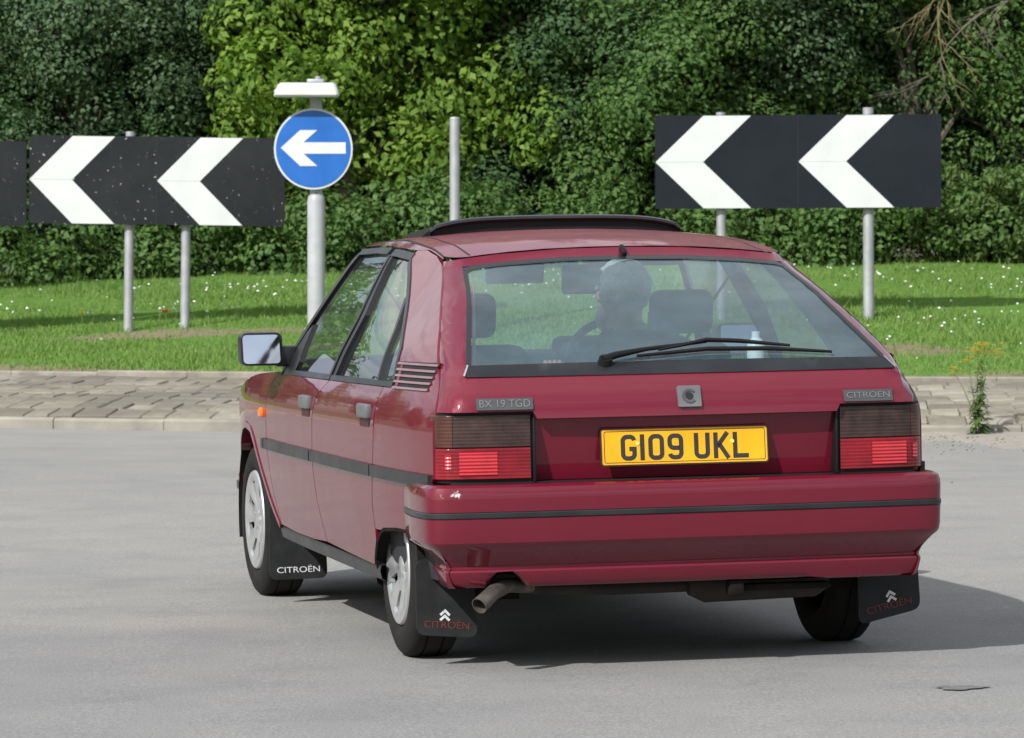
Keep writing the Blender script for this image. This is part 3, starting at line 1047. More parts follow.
for k in range(240):
    hh = rg.random()**1.1 * 0.54
    ang = rg.uniform(0, 2 * math.pi)
    L = lerp(0.13, 0.035, hh / 0.5) * rg.uniform(.7, 1.2)
    base = Vector((rg.gauss(0, .012) + hh * 0.05, rg.gauss(0, .01), hh + 0.01))
    d = Vector((math.cos(ang), math.sin(ang), rg.uniform(-.1, .5))).normalized()
    sd = d.cross(Vector((0, 0, 1))).normalized() * L * 0.16
    V += [base, base + d * L * .55 + sd + Vector((0, 0, .008)), base + d * L + Vector((0, 0, -.25 * L)), base + d * L * .55 - sd + Vector((0, 0, .008))]
fast_mesh('leaves', np.array([tuple(v) for v in V]), 4, M['weed'], rag)['kind'] = 'stuff'

# sandy dirt and grit washed up against the kerb, right of the car
M['sand'] = simple('road_grit', (0.262, 0.242, 0.205), 0.95, var=0.18, scale=9, bmp=0.5)
V = []; F = []
na = 70
for i in range(6):
    for k in range(na + 1):
        am = lerp(-0.105, 0.10, k / na)
        wid = (0.8 + 5.2 * smooth(k / na * 1.5)) * (0.8 + 0.28 * math.sin(k * 0.55) * math.sin(k * 0.21 + 1) + 0.1 * math.sin(k * 1.7)) * smooth(k / 10)
        s = -wid * i / 5
        x, y = arc_pt(s, am)
        V.append((x, y, road_z(x, y) - 0.004 + 0.010 * (1 - i / 5) + 0.03 * (1 - i / 5)**4 * smooth(k / 10)))
o = from_py('kerb_grit', V, grid_faces(6, na + 1), M['sand'], sharp=80)
prop(o, 'sandy grit washed up along the right hand kerb', 'grit', kind='stuff')
V = []; F = []
for k in range(650):
    am = random.uniform(-0.1, 0.1); s = -abs(random.gauss(0, 1.6))
    x, y = arc_pt(s, am)
    if x < 2.2: continue
    add_puff(V, F, (x, y, road_z(x, y) + 0.02), random.uniform(0.004, 0.012), 4)
o = from_py('loose_stones', V, F, M['kerb'], sm=False)
prop(o, 'loose small stones on the road by the right kerb', 'stones', kind='stuff')

M['tar'] = simple('tar_patch', (0.13, 0.129, 0.125), 0.85, var=0.4, scale=30, bmp=0.4)
V = [(1.277, 11.80, 0)]
for k in range(22):
    a_ = k * 2 * math.pi / 22
    r_ = 1 + 0.2 * math.sin(3 * a_ + 1) + 0.12 * math.sin(7 * a_)
    V.append((1.277 + 0.070 * r_ * math.cos(a_), 11.80 + 0.06 * r_ * math.sin(a_), 0))
V = [(x, y, road_z(x, y) + 0.004) for x, y, z in V]
o = from_py('road_patch', V, [(0, 1 + k, 1 + (k + 1) % 22) for k in range(22)], M['tar'])
o['kind'] = 'structure'

# ------------------------------------------------------------------ signs
M['galv'] = simple('galvanised_post', (0.33, 0.345, 0.36), 0.5, 0.35, var=0.14, scale=8)
M['greypost'] = simple('grey_painted_post', (0.33, 0.35, 0.36), 0.5, var=0.12, scale=5)
M['lampwhite'] = simple('lamp_housing_white', (0.55, 0.56, 0.55), 0.5, var=0.06)


def dirty(name, c, rough, spots, dust):
    m, t, b, o = nodes(name)
    n = noise(t, 26, 3, 0.6); sp = ramp(t, n.outputs[0], [(0.665, 0.0), (0.70, spots)])
    n2 = noise(t, 1.6, 7, 0.7); d2 = ramp(t, n2.outputs[0], [(0.3, 0.0), (0.8, dust)])
    col = mixc(t, d2.outputs[0], c, (0.32, 0.33, 0.30))
    col = mixc(t, sp.outputs[0], col, (0.5, 0.5, 0.46))
    t.links.new(col, b.inputs['Base Color'])
    setp(b, Roughness=rough, Specular_IOR_Level=0.14)
    return m


M['signblack'] = dirty('sign_black', (0.010, 0.012, 0.015), 0.5, 0.8, 0.05)
M['signblack_clean'] = dirty('sign_black_clean', (0.008, 0.011, 0.016), 0.5, 0.0, 0.025)
M['signwhite'] = simple('sign_white_sheeting', (0.54, 0.56, 0.56), 0.45, var=0.06, scale=3)
M['signblue'] = simple('sign_blue', (0.007, 0.105, 0.40), 0.4, var=0.10, scale=4)
M['signback'] = simple('sign_back_grey', (0.25, 0.26, 0.27), 0.6, var=0.1)


def plate_poly(name, pts, y0, y1, mat, parent, bev=0):
    """polygon in XZ made into a slab between y0 (front) and y1"""
    bm = bmesh.new()
    f = [bm.verts.new((x, y0, z)) for x, z in pts]
    b = [bm.verts.new((x, y1, z)) for x, z in pts]
    bm.faces.new(f); bm.faces.new(b[::-1])
    for i in range(len(pts)):
        j = (i + 1) % len(pts)
        bm.faces.new((f[i], b[i], b[j], f[j]))
    return from_bm(name, bm, mat, parent, sm=False)


def chevron_board(name, x0, x1, z0, z1, y, posts, label, mat, mods=2, rot=0.0, zl=0.0, cr=0.004):
    gz = land_z((x0 + x1) / 2, y)
    e = empty(name, ((x0 + x1) / 2, y, gz))
    e.rotation_euler = (0, rot, 0)
    prop(e, label, 'sign')
    W, Hh = x1 - x0, z1 - z0
    X0, Z0 = -W / 2, z0 - gz
    Z1 = Z0 + Hh
    plate_poly('board', round_poly([(X0, Z0), (X0 + W, Z0), (X0 + W, Z1), (X0, Z1)], cr, 5), 0, 0.025, mat, e)
    mw = W / mods
    for k in range(mods):
        xl = X0 + k * mw
        zm = (Z0 + Z1) / 2
        wd = mw * 0.335
        hp = mw * 0.335
        pts_t = [(xl + 0.003, zm), (xl + 0.003 + hp, Z1 - 0.004), (xl + hp + wd, Z1 - 0.004), (xl + wd, zm)]
        pts_b = [(xl + 0.003, zm), (xl + wd, zm), (xl + hp + wd, Z0 + 0.004), (xl + 0.003 + hp, Z0 + 0.004)]
        plate_poly('chevron', pts_t, -0.004, 0.002, M['signwhite'], e)
        plate_poly('chevron', [(a_, b_ - 0.0015) for a_, b_ in pts_b], -0.004, 0.002, M['signwhite'], e)
        if k:
            plate_poly('panel_joint', [(xl - 0.004, Z0 + 0.002), (xl - 0.001, Z0 + 0.002), (xl - 0.001, Z1 - 0.002), (xl - 0.004, Z1 - 0.002)], -0.002, 0.002, M['ink'], e)
    for zc in (Z0 + 0.15, Z1 - 0.15):
        box('rail', (0, 0.04, zc), (W - 0.1, 0.03, 0.04), M['signback'], e, 0.003)
    for px, top, r in posts:
        lx = px - (x0 + x1) / 2
        gl = land_z(px, y + 0.1) - gz
        tube('post', [(lx, 0.055 + r, gl - 0.3), (lx, 0.055 + r, top - gz)], r, M['galv'], e, 16)
        for zc in (Z0 + 0.15, Z1 - 0.15):
            box('clip', (lx, 0.055 + r, zc), (2 * r + 0.03, 2 * r + 0.012, 0.035), M['galv'], e, 0.004)
    return e


chevron_board('chevron_sign', 1.275, 3.808, 1.745, 2.570, 36.8, [(1.861, 2.60, 0.042), (3.17, 2.635, 0.048)],
              'clean black and white chevron board on two posts right of the car', M['signblack_clean'], rot=-0.005)
chevron_board('chevron_sign', -4.375, -2.067, 1.605, 2.40, 37.5, [(-3.475, 2.445, 0.042), (-2.963, 2.35, 0.042)],
              'speckled black and white chevron board beside the round blue sign', M['signblack'], rot=0.013, cr=0.05)
chevron_board('chevron_sign', -6.70, -4.395, 1.60, 2.365, 37.56, [(-5.1, 2.40, 0.042), (-6.1, 2.40, 0.042)],
              'black end of a chevron board cut off by the left edge', M['signblack'], rot=0.004, cr=0.02)

bs = empty('arrow_sign', (-1.745, 36.5, land_z(-1.745, 36.5)))
prop(bs, 'round blue sign with white left arrow and white lamp on top', 'sign')
gz = bs.location.z
zc = 2.26 - gz
n = 64
disc = [(0.338 * math.cos(k * 2 * math.pi / n), zc + 0.362 * math.sin(k * 2 * math.pi / n)) for k in range(n)]
R1 = 0.345
disc = lambda r, y0, y1, nm, mt: plate_poly(nm, [(r * math.cos(k * 2 * math.pi / n), zc + r * 1.03 * math.sin(k * 2 * math.pi / n)) for k in range(n)], y0, y1, mt, bs)
disc(R1, 0, 0.03, 'rim', M['signwhite'])
disc(R1 - 0.016, -0.004, 0.002, 'face', M['signblue'])
ar = [(-0.285, 0.0), (-0.115, 0.155), (0.035, 0.155), (-0.085, 0.048), (0.285, 0.048), (0.285, -0.052), (-0.085, -0.052), (0.035, -0.160), (-0.115, -0.160)]
plate_poly('arrow', [(x, zc + z + 0.01) for x, z in ar], -0.008, -0.003, M['signwhite'], bs)
tube('upper_post', [(0.02, 0.095, 1.0), (0.02, 0.095, 2.86 - gz)], 0.055, M['greypost'], bs, 20)
bm = bmesh.new()
add_tube(bm, [(0.02, 0.095, -0.3), (0.02, 0.095, 1.80 - gz), (0.02, 0.095, 1.845 - gz), (0.02, 0.095, 1.87 - gz)], [0.078, 0.078, 0.070, 0.052], 24)
from_bm('lower_post', bm, M['greypost'], bs, sharp=40)
box('clamp', (0.02, 0.07, zc - 0.2), (0.15, 0.13, 0.04), M['galv'], bs)
box('clamp', (0.02, 0.07, zc + 0.2), (0.15, 0.13, 0.04), M['galv'], bs)
lz = 2.715 - gz
bm = bmesh.new()
sec = [(-0.345, 0.0), (0.225, 0.0), (0.222, 0.05), (0.195, 0.135), (-0.295, 0.135), (-0.32, 0.05)]
r0 = [bm.verts.new((x, -0.20, lz + z * 0.85)) for x, z in sec]
r1 = [bm.verts.new((x, 0.16, lz + z)) for x, z in sec]
bm.faces.new(r0); bm.faces.new(r1[::-1])
for i in range(6): bm.faces.new((r0[i], r1[i], r1[(i + 1) % 6], r0[(i + 1) % 6]))
bmesh.ops.bevel(bm, geom=bm.edges[:], offset=0.012, segments=2, affect='EDGES')
lamp = from_bm('lamp_housing', bm, M['lampwhite'], bs)
box('lamp_cap', (0.02, 0.06, lz + 0.142), (0.15, 0.14, 0.035), M['galv'], lamp, 0.01)
tube('photocell', [(0.04, 0.06, lz + 0.155), (0.04, 0.06, lz + 0.185)], 0.028, M['galv'], lamp, 12)
text_obj('post_number', '8', 0.07, M['ink'], bs, Matrix.Translation((0.02, 0.0385, zc - 0.41)) @ Matrix.Rotation(math.pi / 2, 4, 'X'))

bp_ = empty('bare_post', (-0.50, 36.3, land_z(-0.5, 36.3)))
prop(bp_, 'bare grey metal post without a sign behind the car roof', 'post')
bz = 2.52 - bp_.location.z
tube('pole', [(0, 0, -0.3), (0, 0, bz)], 0.044, M['galv'], bp_, 16)
tube('cap', [(0, 0, bz - 0.005), (0, 0, bz + 0.012)], [0.046, 0.036], M['galv'], bp_, 16)

# ================================================================== the car
# car frame: X right, Y forward, Z up, origin on the road under the rear axle
CARM = Matrix(((0.975177, -0.220743, -0.017361, 0.3818), (0.220777, 0.975324, -0.000004, 13.2441), (0.016933, -0.003829, 0.999849, 0.0065), (0, 0, 0, 1)))
car = empty('hatchback_car')
car.matrix_world = CARM
prop(car, 'burgundy hatchback car with yellow rear number plate driving away', 'car')

plan = Curve1([(-.80, .742), (-.65, .768), (-.4, .795), (0, .815), (.6, .825), (1.6, .828), (2.2, .822), (2.655, .808), (3.0, .775), (3.25, .735), (3.42, .68)])
tuck = Curve1([(.1, .06), (.2, .05), (.27, .03), (.40, .012), (.597, 0), (.74, .0), (.80, .012), (.865, .042), (.93, .066), (1.0, .098), (1.1, .147), (1.2, .2), (1.27, .243), (1.31, .283), (1.4, .42)])


def Hs(y, z): return plan(y) - tuck(z) - .03 * smooth((.7 - y) / .65) * smooth((z - .90) / .33)


def sidefn(s, off=0.0):
    return lambda y, z: (s * (Hs(y, z) + off), y, z)


G = Curve1([(-.1, 1.232), (.05, 1.243), (.41, 1.288), (1.0, 1.318), (1.5, 1.306), (1.6, 1.29)])   # roof gutter height
ZC = Curve1([(-.1, 1.258), (.05, 1.279), (.36, 1.314), (.93, 1.345), (1.3, 1.344), (1.6, 1.322)])

# seams (y, z)
S1 = [(1.985, .852), (2.07, .81), (2.10, .72), (2.095, .60), (2.03, .45), (1.905, .312)]
S2 = [(.955, .852), (1.06, .81), (1.11, .72), (1.12, .58), (1.09, .45), (.985, .305)]
S3 = [(.055, .852), (.05, .75), (.075, .59), (.115, .48), (.105, .40)]
g_ = 0.0042


def sh(path, d): return [(y + d, z) for y, z in path]


def side(s):
    inn = lambda co: (-s * 0.022, 0, 0)
    nm = 'left' if s < 0 else 'right'
    fn = sidefn(s)
    # ---- front wing
    arch = [(3.02, .30), (3.015, .40), (2.97, .51), (2.88, .59), (2.76, .635), (2.64, .648), (2.50, .635), (2.40, .59), (2.29, .52), (2.10, .392), (1.945, .305)]
    wing = sh(S1, g_) + [(1.945, .300)][:0] + arch[::-1] + [(3.22, .30), (3.40, .32), (3.42, .45), (3.41, .56), (3.36, .64), (3.2, .715), (3.0, .772), (2.7, .822), (2.4, .845), (2.1, .852)]
    fw = panel('front_wing', wing, fn, M['paint'], car, 0.045, lambda co: (-s * 0.03, 0, 0))
    # rolled arch lip
    ribbon('arch_lip', arch, 0.022, sidefn(s, 0.004), M['paint'], fw, depth=lambda co: (-s * 0.045, 0, 0))
    bm = bmesh.new(); add_box(bm, (s * (Hs(2.19, .708) + .004), 2.185, .708), (0.022, 0.055, 0.034), 0.006)
    from_bm('side_indicator', bm, M['orange'], fw)
    ribbon('wing_moulding', [(2.155, .597), (2.103, .596)], 0.036, sidefn(s, 0.013), M['trim'], fw, depth=lambda co: (-s * 0.016, 0, 0))

    # ---- front door
    lo = sh(S1, -g_) + [(1.6, .302), (1.25, .299)] + sh(S2, g_)[::-1] + [(1.2, .856), (1.5, .857), (1.8, .856)]
    fd = panel('front_door', lo, fn, M['paint'], car, 0.045, inn)
    lo = sh(S2, -g_) + [(.6, .292), (.20, .280), (.185, .30), (.115, .362), (.108, .395)] + sh(S3, g_)[::-1][1:] + [(.3, .855), (.6, .857)]
    rd = panel('rear_door', lo, fn, M['paint'], car, 0.045, inn)
    # ---- rear quarter with pillar
    q = [(S3[0][0] - g_, S3[0][1])] + sh(S3, -g_)[1:] + [(.03, .400), (-.02, .410), (-.20, .420), (-.37, .420), (-.37, .55), (-.60, .56), (-.643, .59), (-.645, .783), (-.619, .827), (-.572, .878), (-.524, .915), (-.319, 1.033), (-.124, 1.124), (.006, 1.183), (.141, 1.236),
         (.25, 1.2615), (.41, 1.281), (.53, 1.285), (.545, 1.262), (.525, 1.247), (.43, 1.20), (.328, 1.143), (.155, 1.045), (.012, .969), (-.082, .866), (-.075, .852)]
    rq = panel('rear_quarter', q, fn, M['paint'], car, 0.045, inn)
    ribbon('arch_liner', [(.186, .262), (.176, .298), (.100, .36), (.03, .394), (-.02, .404), (-.20, .414), (-.36, .414)], .010, sidefn(s, -.001), M['under'], rq, depth=lambda co: (-s * .03, 0, 0))
    for pr, S_ in ((fd, S1), (rd, S2), (rq, S3)):
        ribbon('door_seal', S_, .018, sidefn(s, -.005), M['black'], pr)
    # ---- mouldings on the doors and quarter
    for pr, y0, y1 in ((fd, 2.088, 1.128), (rd, 1.108, .082), (rq, .066, -.628)):
        ribbon('side_moulding', [(y0, lerp(.596, .583, (2.13 - y0) / 2.8)), (y1, lerp(.596, .583, (2.13 - y1) / 2.8))], 0.036, sidefn(s, 0.013), M['trim'], pr, depth=lambda co: (-s * 0.016, 0, 0))
    # ---- handles
    for pr, y0, y1 in ((fd, 1.31, 1.15), (rd, .265, .105)):
        ym = (y0 + y1) / 2
        h = Hs(ym, .765)
        rc = panel('handle_shade_patch', round_poly([(y0 - .01, .722), (y1 + .01, .722), (y1 + .01, .775), (y0 - .01, .775)], .012), sidefn(s, 0.0015), M['shade'], pr, 0.04, lambda co: (-s * .01, 0, 0))
        box('door_handle', (s * (h + 0.004), ym, .772), (0.024, y0 - y1, 0.046), M['grey'], pr, 0.007)
        box('key_lock', (s * (h - 0.001), y1 - 0.025, .735), (0.008, 0.02, 0.02), M['grey'], pr, 0.004)
    # ---- windows of the doors (glass slightly inside the frames)
    gf = sidefn(s, -0.012)
    fwin = [(1.80, .868), (.985, .868), (.93, 1.06), (.94, 1.262), (1.04, 1.282), (1.46, 1.282), (1.60, 1.15), (1.70, 1.05)]
    gw = panel('front_window', fwin, gf, M['glass'], fd, 0.06)
    rwin = [(.875, .868), (.165, .868), (.245, 1.027), (.345, 1.135), (.50, 1.235), (.55, 1.262), (.845, 1.262), (.79, 1.07)]
    panel('rear_window_pane', rwin, gf, M['glass'], rd, 0.06)
    qwin = [(.155, .868), (-.072, .868), (.022, .969), (.165, 1.045), (.33, 1.14), (.24, 1.027)]
    panel('quarter_window_pane', qwin, gf, M['glass'], rd, 0.06)
    fo = sidefn(s, 0.003)
    din = lambda co: (-s * 0.02, 0, 0)
    # frames
    ribbon('window_frame', [(1.93, .862), (1.76, 1.02), (1.59, 1.18), (1.485, 1.285)], 0.036, fo, M['trim'], fd, depth=din)
    ribbon('window_frame', [(1.50, 1.284), (1.18, 1.288), (.97, 1.284)], 0.020, fo, M['trim'], fd, depth=din)
    ribbon('window_frame', [(.975, .862), (.895, 1.06), (.912, 1.27)], 0.028, fo, M['trim'], fd, depth=din)
    ribbon('window_frame', [(.895, 1.279), (.75, 1.274), (.53, 1.262)], 0.022, fo, M['trim'], rd, depth=din)
    ribbon('window_frame', [(.925, .862), (.845, 1.065), (.875, 1.265)], 0.050, sidefn(s, -0.002), M['trim'], rd, depth=din)
    ribbon('window_frame', [(.888, .862), (.802, 1.07), (.858, 1.265)], 0.020, fo, M['trim'], rd, depth=din)
    ribbon('window_frame', [(.160, .864), (.242, 1.027), (.335, 1.132)], 0.018, fo, M['trim'], rd, depth=din)
    ribbon('window_frame', [(-.078, .866), (.017, .969), (.16, 1.045), (.332, 1.143), (.434, 1.20), (.53, 1.248)], 0.016, sidefn(s, 0.004), M['trim'], rd, depth=din)
    ribbon('belt_seal', [(1.86, .862), (.95, .862)], 0.016, sidefn(s, 0.006), M['trim'], fd, depth=din)
    ribbon('belt_seal', [(.93, .862), (-.075, .862)], 0.016, sidefn(s, 0.006), M['trim'], rd, depth=din)
    panel('mirror_triangle', [(1.92, .868), (1.68, .868), (1.66, .90), (1.68, 1.03), (1.76, 1.0)], sidefn(s, 0.0), M['trim'], fd, 0.05, din)
    # ---- roof rail and pillar above the frames
    yy = np.linspace(1.50, .146, 24)
    low = [(y, min(np.interp(y, [.05, .2, .41, .48, .843, 1.184, 1.5], [1.237, 1.2625, 1.285, 1.2815, 1.294, 1.306, 1.302]), G(y) - 0.003)) for y in yy]
    low = [(y, z) for y, z in low]
    V = []
    for y, z in low:
        for t in (0, .5, 1):
            zz = lerp(z, G(y), t)
            V.append((s * (Hs(y, zz) + 0.001), y, zz))
    from_py('roof_rail', V, grid_faces(len(low), 3), M['paint'], car)
    V = []
    for y in np.linspace(1.52, .155, 40):
        z = G(y)
        x = Hs(y, z)
        V += [(s * (x + .002), y, z + .001), (s * (x - .002), y, z + .003), (s * (x - .005), y, z + .0035)]
    from_py('roof_gutter', V, grid_faces(40, 3), M['black'], car)
    # ---- sill
    V = []
    yy = np.linspace(1.955, .135, 30)
    for y in yy:
        zt = lerp(.308, .282, (1.955 - y) / 1.82)
        for dz, dx in ((0.0, -.024), (-.004, -.008), (-.02, -.004), (-.045, -.010), (-.056, -.03), (-.058, -.12)):
            V.append((s * (Hs(y, zt) + dx), y, zt + dz))
    from_py('sill', V, grid_faces(30, 6), M['trim'], car)
    # ---- pillar vent with louvres
    vy = [(-.035, .938), (-.518, .938), (-.515, .855), (-.055, .853)]
    vent = panel('pillar_vent', [(-.055, .933), (-.525, .935), (-.50, .853), (-.085, .852)], sidefn(s, 0.001), M['black'], rq, 0.04, lambda co: (-s * .004, 0, 0))
    for k in range(5):
        z = .932 - k * .0185
        y0, y1 = -.050 - k * .008, -.522 + k * .005
        def slat(y, zz, z=z):
            return (s * (Hs(y, zz) + 0.006 - (zz - (z - 0.005)) * 0.3), y, zz)
        ribbon('louvre', [(y0, z - .004), (y1, z - .004)], .0065, slat, M['paint'], vent, depth=lambda co: (-s * .016, 0, 0))
    ribbon('vent_end', [(-.10, .930), (-.125, .855)], 0.03, sidefn(s, 0.004), M['paint'], vent, depth=lambda co: (-s * .012, 0, 0))
    # ---- inner liners of the doors (dark cards behind the seams)
    V = []
    yy = np.linspace(2.05, -.45, 26)
    for y in yy:
        for z in (.27, .40, .6, .75, .856): V.append((s * (Hs(y, z) - .045), y, z))
    from_py('door_card', V, grid_faces(26, 5), M['dark'], car)
    # ---- wheel housings
    for cy, r, w0, w1, zc in ((2.655, .365, .46, .785, .29), (0.0, .34, .44, .76, .28)):
        bm = bmesh.new()
        rows = lathe_x(bm, [(s * w0, 0.01), (s * w0, r), (s * w1, r)], 28, -0.25, math.pi + 0.25)
        for v in bm.verts: v.co += Vector((0, cy, zc))
        from_bm('wheel_housing', bm, M['under'], car)
    # ---- door mirror
    mi = empty('door_mirror', (0, 0, 0)); mi.parent = car
    bm = bmesh.new()
    c0 = Vector((s * .880, 1.85, .945))
    secs = [(1.815, .150, .116), (1.835, .154, .120), (1.88, .152, .116), (1.93, .125, .10), (1.955, .085, .07)]
    rows = []
    for y, wd, hh in secs:
        pl = round_poly([(-wd / 2, -hh / 2), (wd / 2, -hh / 2), (wd / 2, hh / 2), (-wd / 2, hh / 2)], .028, 4)
        rows.append([bm.verts.new((c0.x + a_, y, c0.z + b_)) for a_, b_ in pl])
    n_ = len(rows[0])
    for r0, r1 in zip(rows, rows[1:]):
        for k in range(n_): bm.faces.new((r0[k], r0[(k + 1) % n_], r1[(k + 1) % n_], r1[k]))
    bm.faces.new(rows[-1]); bm.faces.new(rows[0][::-1])
    from_bm('mirror_housing', bm, M['trim'], mi)
    pl = round_poly([(-.067, -.052), (.067, -.052), (.067, .052), (-.067, .052)], .016, 4)
    rot = Matrix.Rotation(math.radians(-4) * s, 3, 'Z') @ Matrix.Rotation(math.radians(-11), 3, 'X')
    bm = bmesh.new()
    f0 = [bm.verts.new(rot @ Vector((a_, 0, b_)) + Vector((c0.x + s * .004, 1.796, c0.z))) for a_, b_ in pl]
    f1 = [bm.verts.new(v.co + Vector((0, .024, 0))) for v in f0]
    bm.faces.new(f0); bm.faces.new(f1[::-1])
    for k in range(len(pl)): bm.faces.new((f0[k], f1[k], f1[(k + 1) % len(pl)], f0[(k + 1) % len(pl)]))
    from_bm('mirror_glass', bm, M['mirror'], mi, sharp=20)
    bm = bmesh.new()
    add_box(bm, (s * .785, 1.855, .918), (.09, .06, .075), .012)
    from_bm('mirror_arm', bm, M['trim'], mi)
    # ---- front lamps
    return fd


side(-1); side(1)

# ---- roof
def roof_pt(u, y):
    zg = G(y)
    x = Hs(y, zg) - 0.005
    zc = ZC(y)
    a_ = abs(u)
    return (u * x, y, zg + 0.004 + (zc - zg) * (1 - a_**2.3))


# headlining
V = []
for j in range(12):
    for u in (-1, -.7, -.35, 0, .35, .7, 1):
        p = roof_pt(u * .93, lerp(.10, 1.47, j / 11)); V.append((p[0], p[1], p[2] - 0.03))
from_py('headlining', V, [f for f in grid_faces(12, 7) if not (abs(sum(V[i][0] for i in f) / 4) < .37 and .95 < sum(V[i][1] for i in f) / 4 < 1.40)], M['liner'], car)

# ---- tilted glass sunroof with its black frame
sr = empty('sunroof'); sr.parent = car
ys0, ys1 = 1.45, 0.95


def sun_pt(u, t, dz=0.0):
    y = lerp(ys0, ys1, t)
    x = u * 0.425
    zr = ZC(y) + 0.006 - 0.011 * abs(u)**2.3
    lift = 0.040 * t * (1 - .5 * abs(u)**6)
    return (x, y, zr + lift + dz)


UU = [-1, -.98, -.93, -.85, -.6, -.3, 0, .3, .6, .85, .93, .98, 1]
V = [sun_pt(u, t) for t in np.linspace(0, 1, 8) for u in UU]
from_py('glass_panel', V, grid_faces(8, len(UU)), M['sunglass'], sr)
V = []
for u in np.linspace(-1.03, 1.03, 40):
    uu = max(-1, min(1, u))
    a_ = sun_pt(uu, 1.0)
    xx = u * .425
    drop = 0.0 if abs(u) <= 1 else 0.012
    for dy, dz in ((.03, .004), (.005, .008), (-.008, .004), (-.010, -.004), (.0, -.010), (.03, -.008)):
        V.append((xx, a_[1] + dy, a_[2] + dz - drop))
from_py('rear_edge_trim', V, grid_faces(40, 6), M['trim'], sr)
# dark bellows between the raised edge and the roof
V = []
for u in np.linspace(-1.14, 1.14, 48):
    uu = max(-1, min(1, u))
    top = sun_pt(uu, 0.97, -0.003)
    xx = u * .425
    zr = ZC(.97) - 0.018 * min(1.3, abs(u))**2.3
    k = smooth((1.14 - abs(u)) / 0.16)
    zt = lerp(zr, top[2], k)
    V += [(xx, .965, zr - .01), (xx, .965, zt)]
from_py('bellows', V, grid_faces(48, 2), M['black'], sr)
for s in (-1, 1):
    V = []
    for t in np.linspace(0, 1, 8):
        a_ = sun_pt(s, t); V += [(a_[0] + s * .004, a_[1], ZC(a_[1]) - .03), (a_[0] + s * .004, a_[1], a_[2] + .004), (a_[0] - s * .02, a_[1], a_[2] + .005)]
    from_py('side_trim', V, grid_faces(8, 3), M['trim'], sr)

# ---- windscreen, bonnet, nose
V = []
nu = 15
for j in range(9):
    t = j / 8
    for i in range(nu):
        u = -1 + 2 * i / (nu - 1)
        p0 = roof_pt(u * .97, 1.50 + 0.06 * (1 - u * u))
        zb = .866 + .02 * (1 - u * u)
        p1 = (u * .735, 1.955 + .20 * (1 - u * u), zb)
        p = [lerp(p0[k], p1[k], t) for k in range(3)]
        bow = 0.018 * math.sin(math.pi * t)
        V.append((p[0], p[1] + bow, p[2] + bow))
from_py('windscreen', V, grid_faces(9, nu), M['wglass'], car)
WT = Curve1([(1.95, .853), (2.1, .852), (2.4, .845), (2.7, .822), (3.0, .772), (3.2, .715), (3.36, .64)])
V = []
for j in range(20):
    for i in range(13):
        u = -1 + 2 * i / 12
        y = lerp(1.975 + .19 * (1 - u * u), 3.33 + .09 * (1 - u * u), j / 19)
        yq = min(y, 3.36)
        V.append((u * (Hs(yq, WT(yq)) - .004), y, WT(yq) + .035 * (1 - abs(u)**2.5) * (1 - .4 * j / 19)))
from_py('bonnet', V, grid_faces(20, 13), M['paint'], car)
ff = lambda x, z: (x, 3.435 - .20 * (abs(x) / .70)**2.6 - .03 * (z - .45) / .2, z)
panel('nose_panel', [(-.69, .44), (.69, .44), (.66, .655), (0, .69), (-.66, .655)], ff, M['black'], car, 0.06, lambda co: (0, -.04, 0))
for s in (-1, 1):
    hl = panel('headlamp', [(s * .30, .49), (s * .66, .49), (s * .645, .645), (s * .30, .655)], lambda x, z: (x, ff(x, z)[1] + .012, z), M['headlamp'], car, 0.05, lambda co: (0, -.03, 0))
    panel('indicator', [(s * .665, .50), (s * .70, .50), (s * .68, .635), (s * .65, .64)], lambda x, z: (x, ff(x, z)[1] + .012, z), M['orange'], hl, 0.05, lambda co: (0, -.03, 0))
gr = panel('grille', [(-.28, .50), (.28, .50), (.28, .655), (0, .675), (-.28, .655)], lambda x, z: (x, ff(x, z)[1] + .006, z), M['black'], car, 0.05, lambda co: (0, -.03, 0))
for k in range(5): box('grille_bar', (0, ff(0, .52 + k * .028)[1] + .012, .52 + k * .028), (.54, .012, .008), M['trim'], gr, .002)


# ---- bumpers: a profile swept round a plan path
def sweep(name, path, prof, mat, parent, notch=None, cap=True):
    P = [Vector(p) for p in path]
    Q = []
    for i in range(len(P)):              # refine with Catmull-Rom
        if i == len(P) - 1: Q.append(P[i]); break
        p0, p1, p2, p3 = P[max(i - 1, 0)], P[i], P[i + 1], P[min(i + 2, len(P) - 1)]
        n_ = max(2, int((p2 - p1).length / 0.03))
        for k in range(n_):
            t = k / n_
            Q.append(0.5 * ((2 * p1) + (p2 - p0) * t + (2 * p0 - 5 * p1 + 4 * p2 - p3) * t * t + (3 * p1 - p0 - 3 * p2 + p3) * t**3))
    V = []
    for i, p in enumerate(Q):
        t = (Q[min(i + 1, len(Q) - 1)] - Q[max(i - 1, 0)]).normalized()
        nr = Vector((t.y, -t.x))
        for off, z in prof:
            q = p + nr * off
            zz = notch(q.x, q.y, z) if notch else z
            yy_ = q.y - (max(0, .42 - z) * .55 * smooth((q.y + .62) / .25) if notch else 0)
            V.append((q.x, yy_, zz))
    F = grid_faces(len(Q), len(prof))
    if cap:
        F.append(tuple(range(len(prof)))); F.append(tuple(range((len(Q) - 1) * len(prof), len(Q) * len(prof))))
    return from_py(name, V, F, mat, parent, sharp=24)


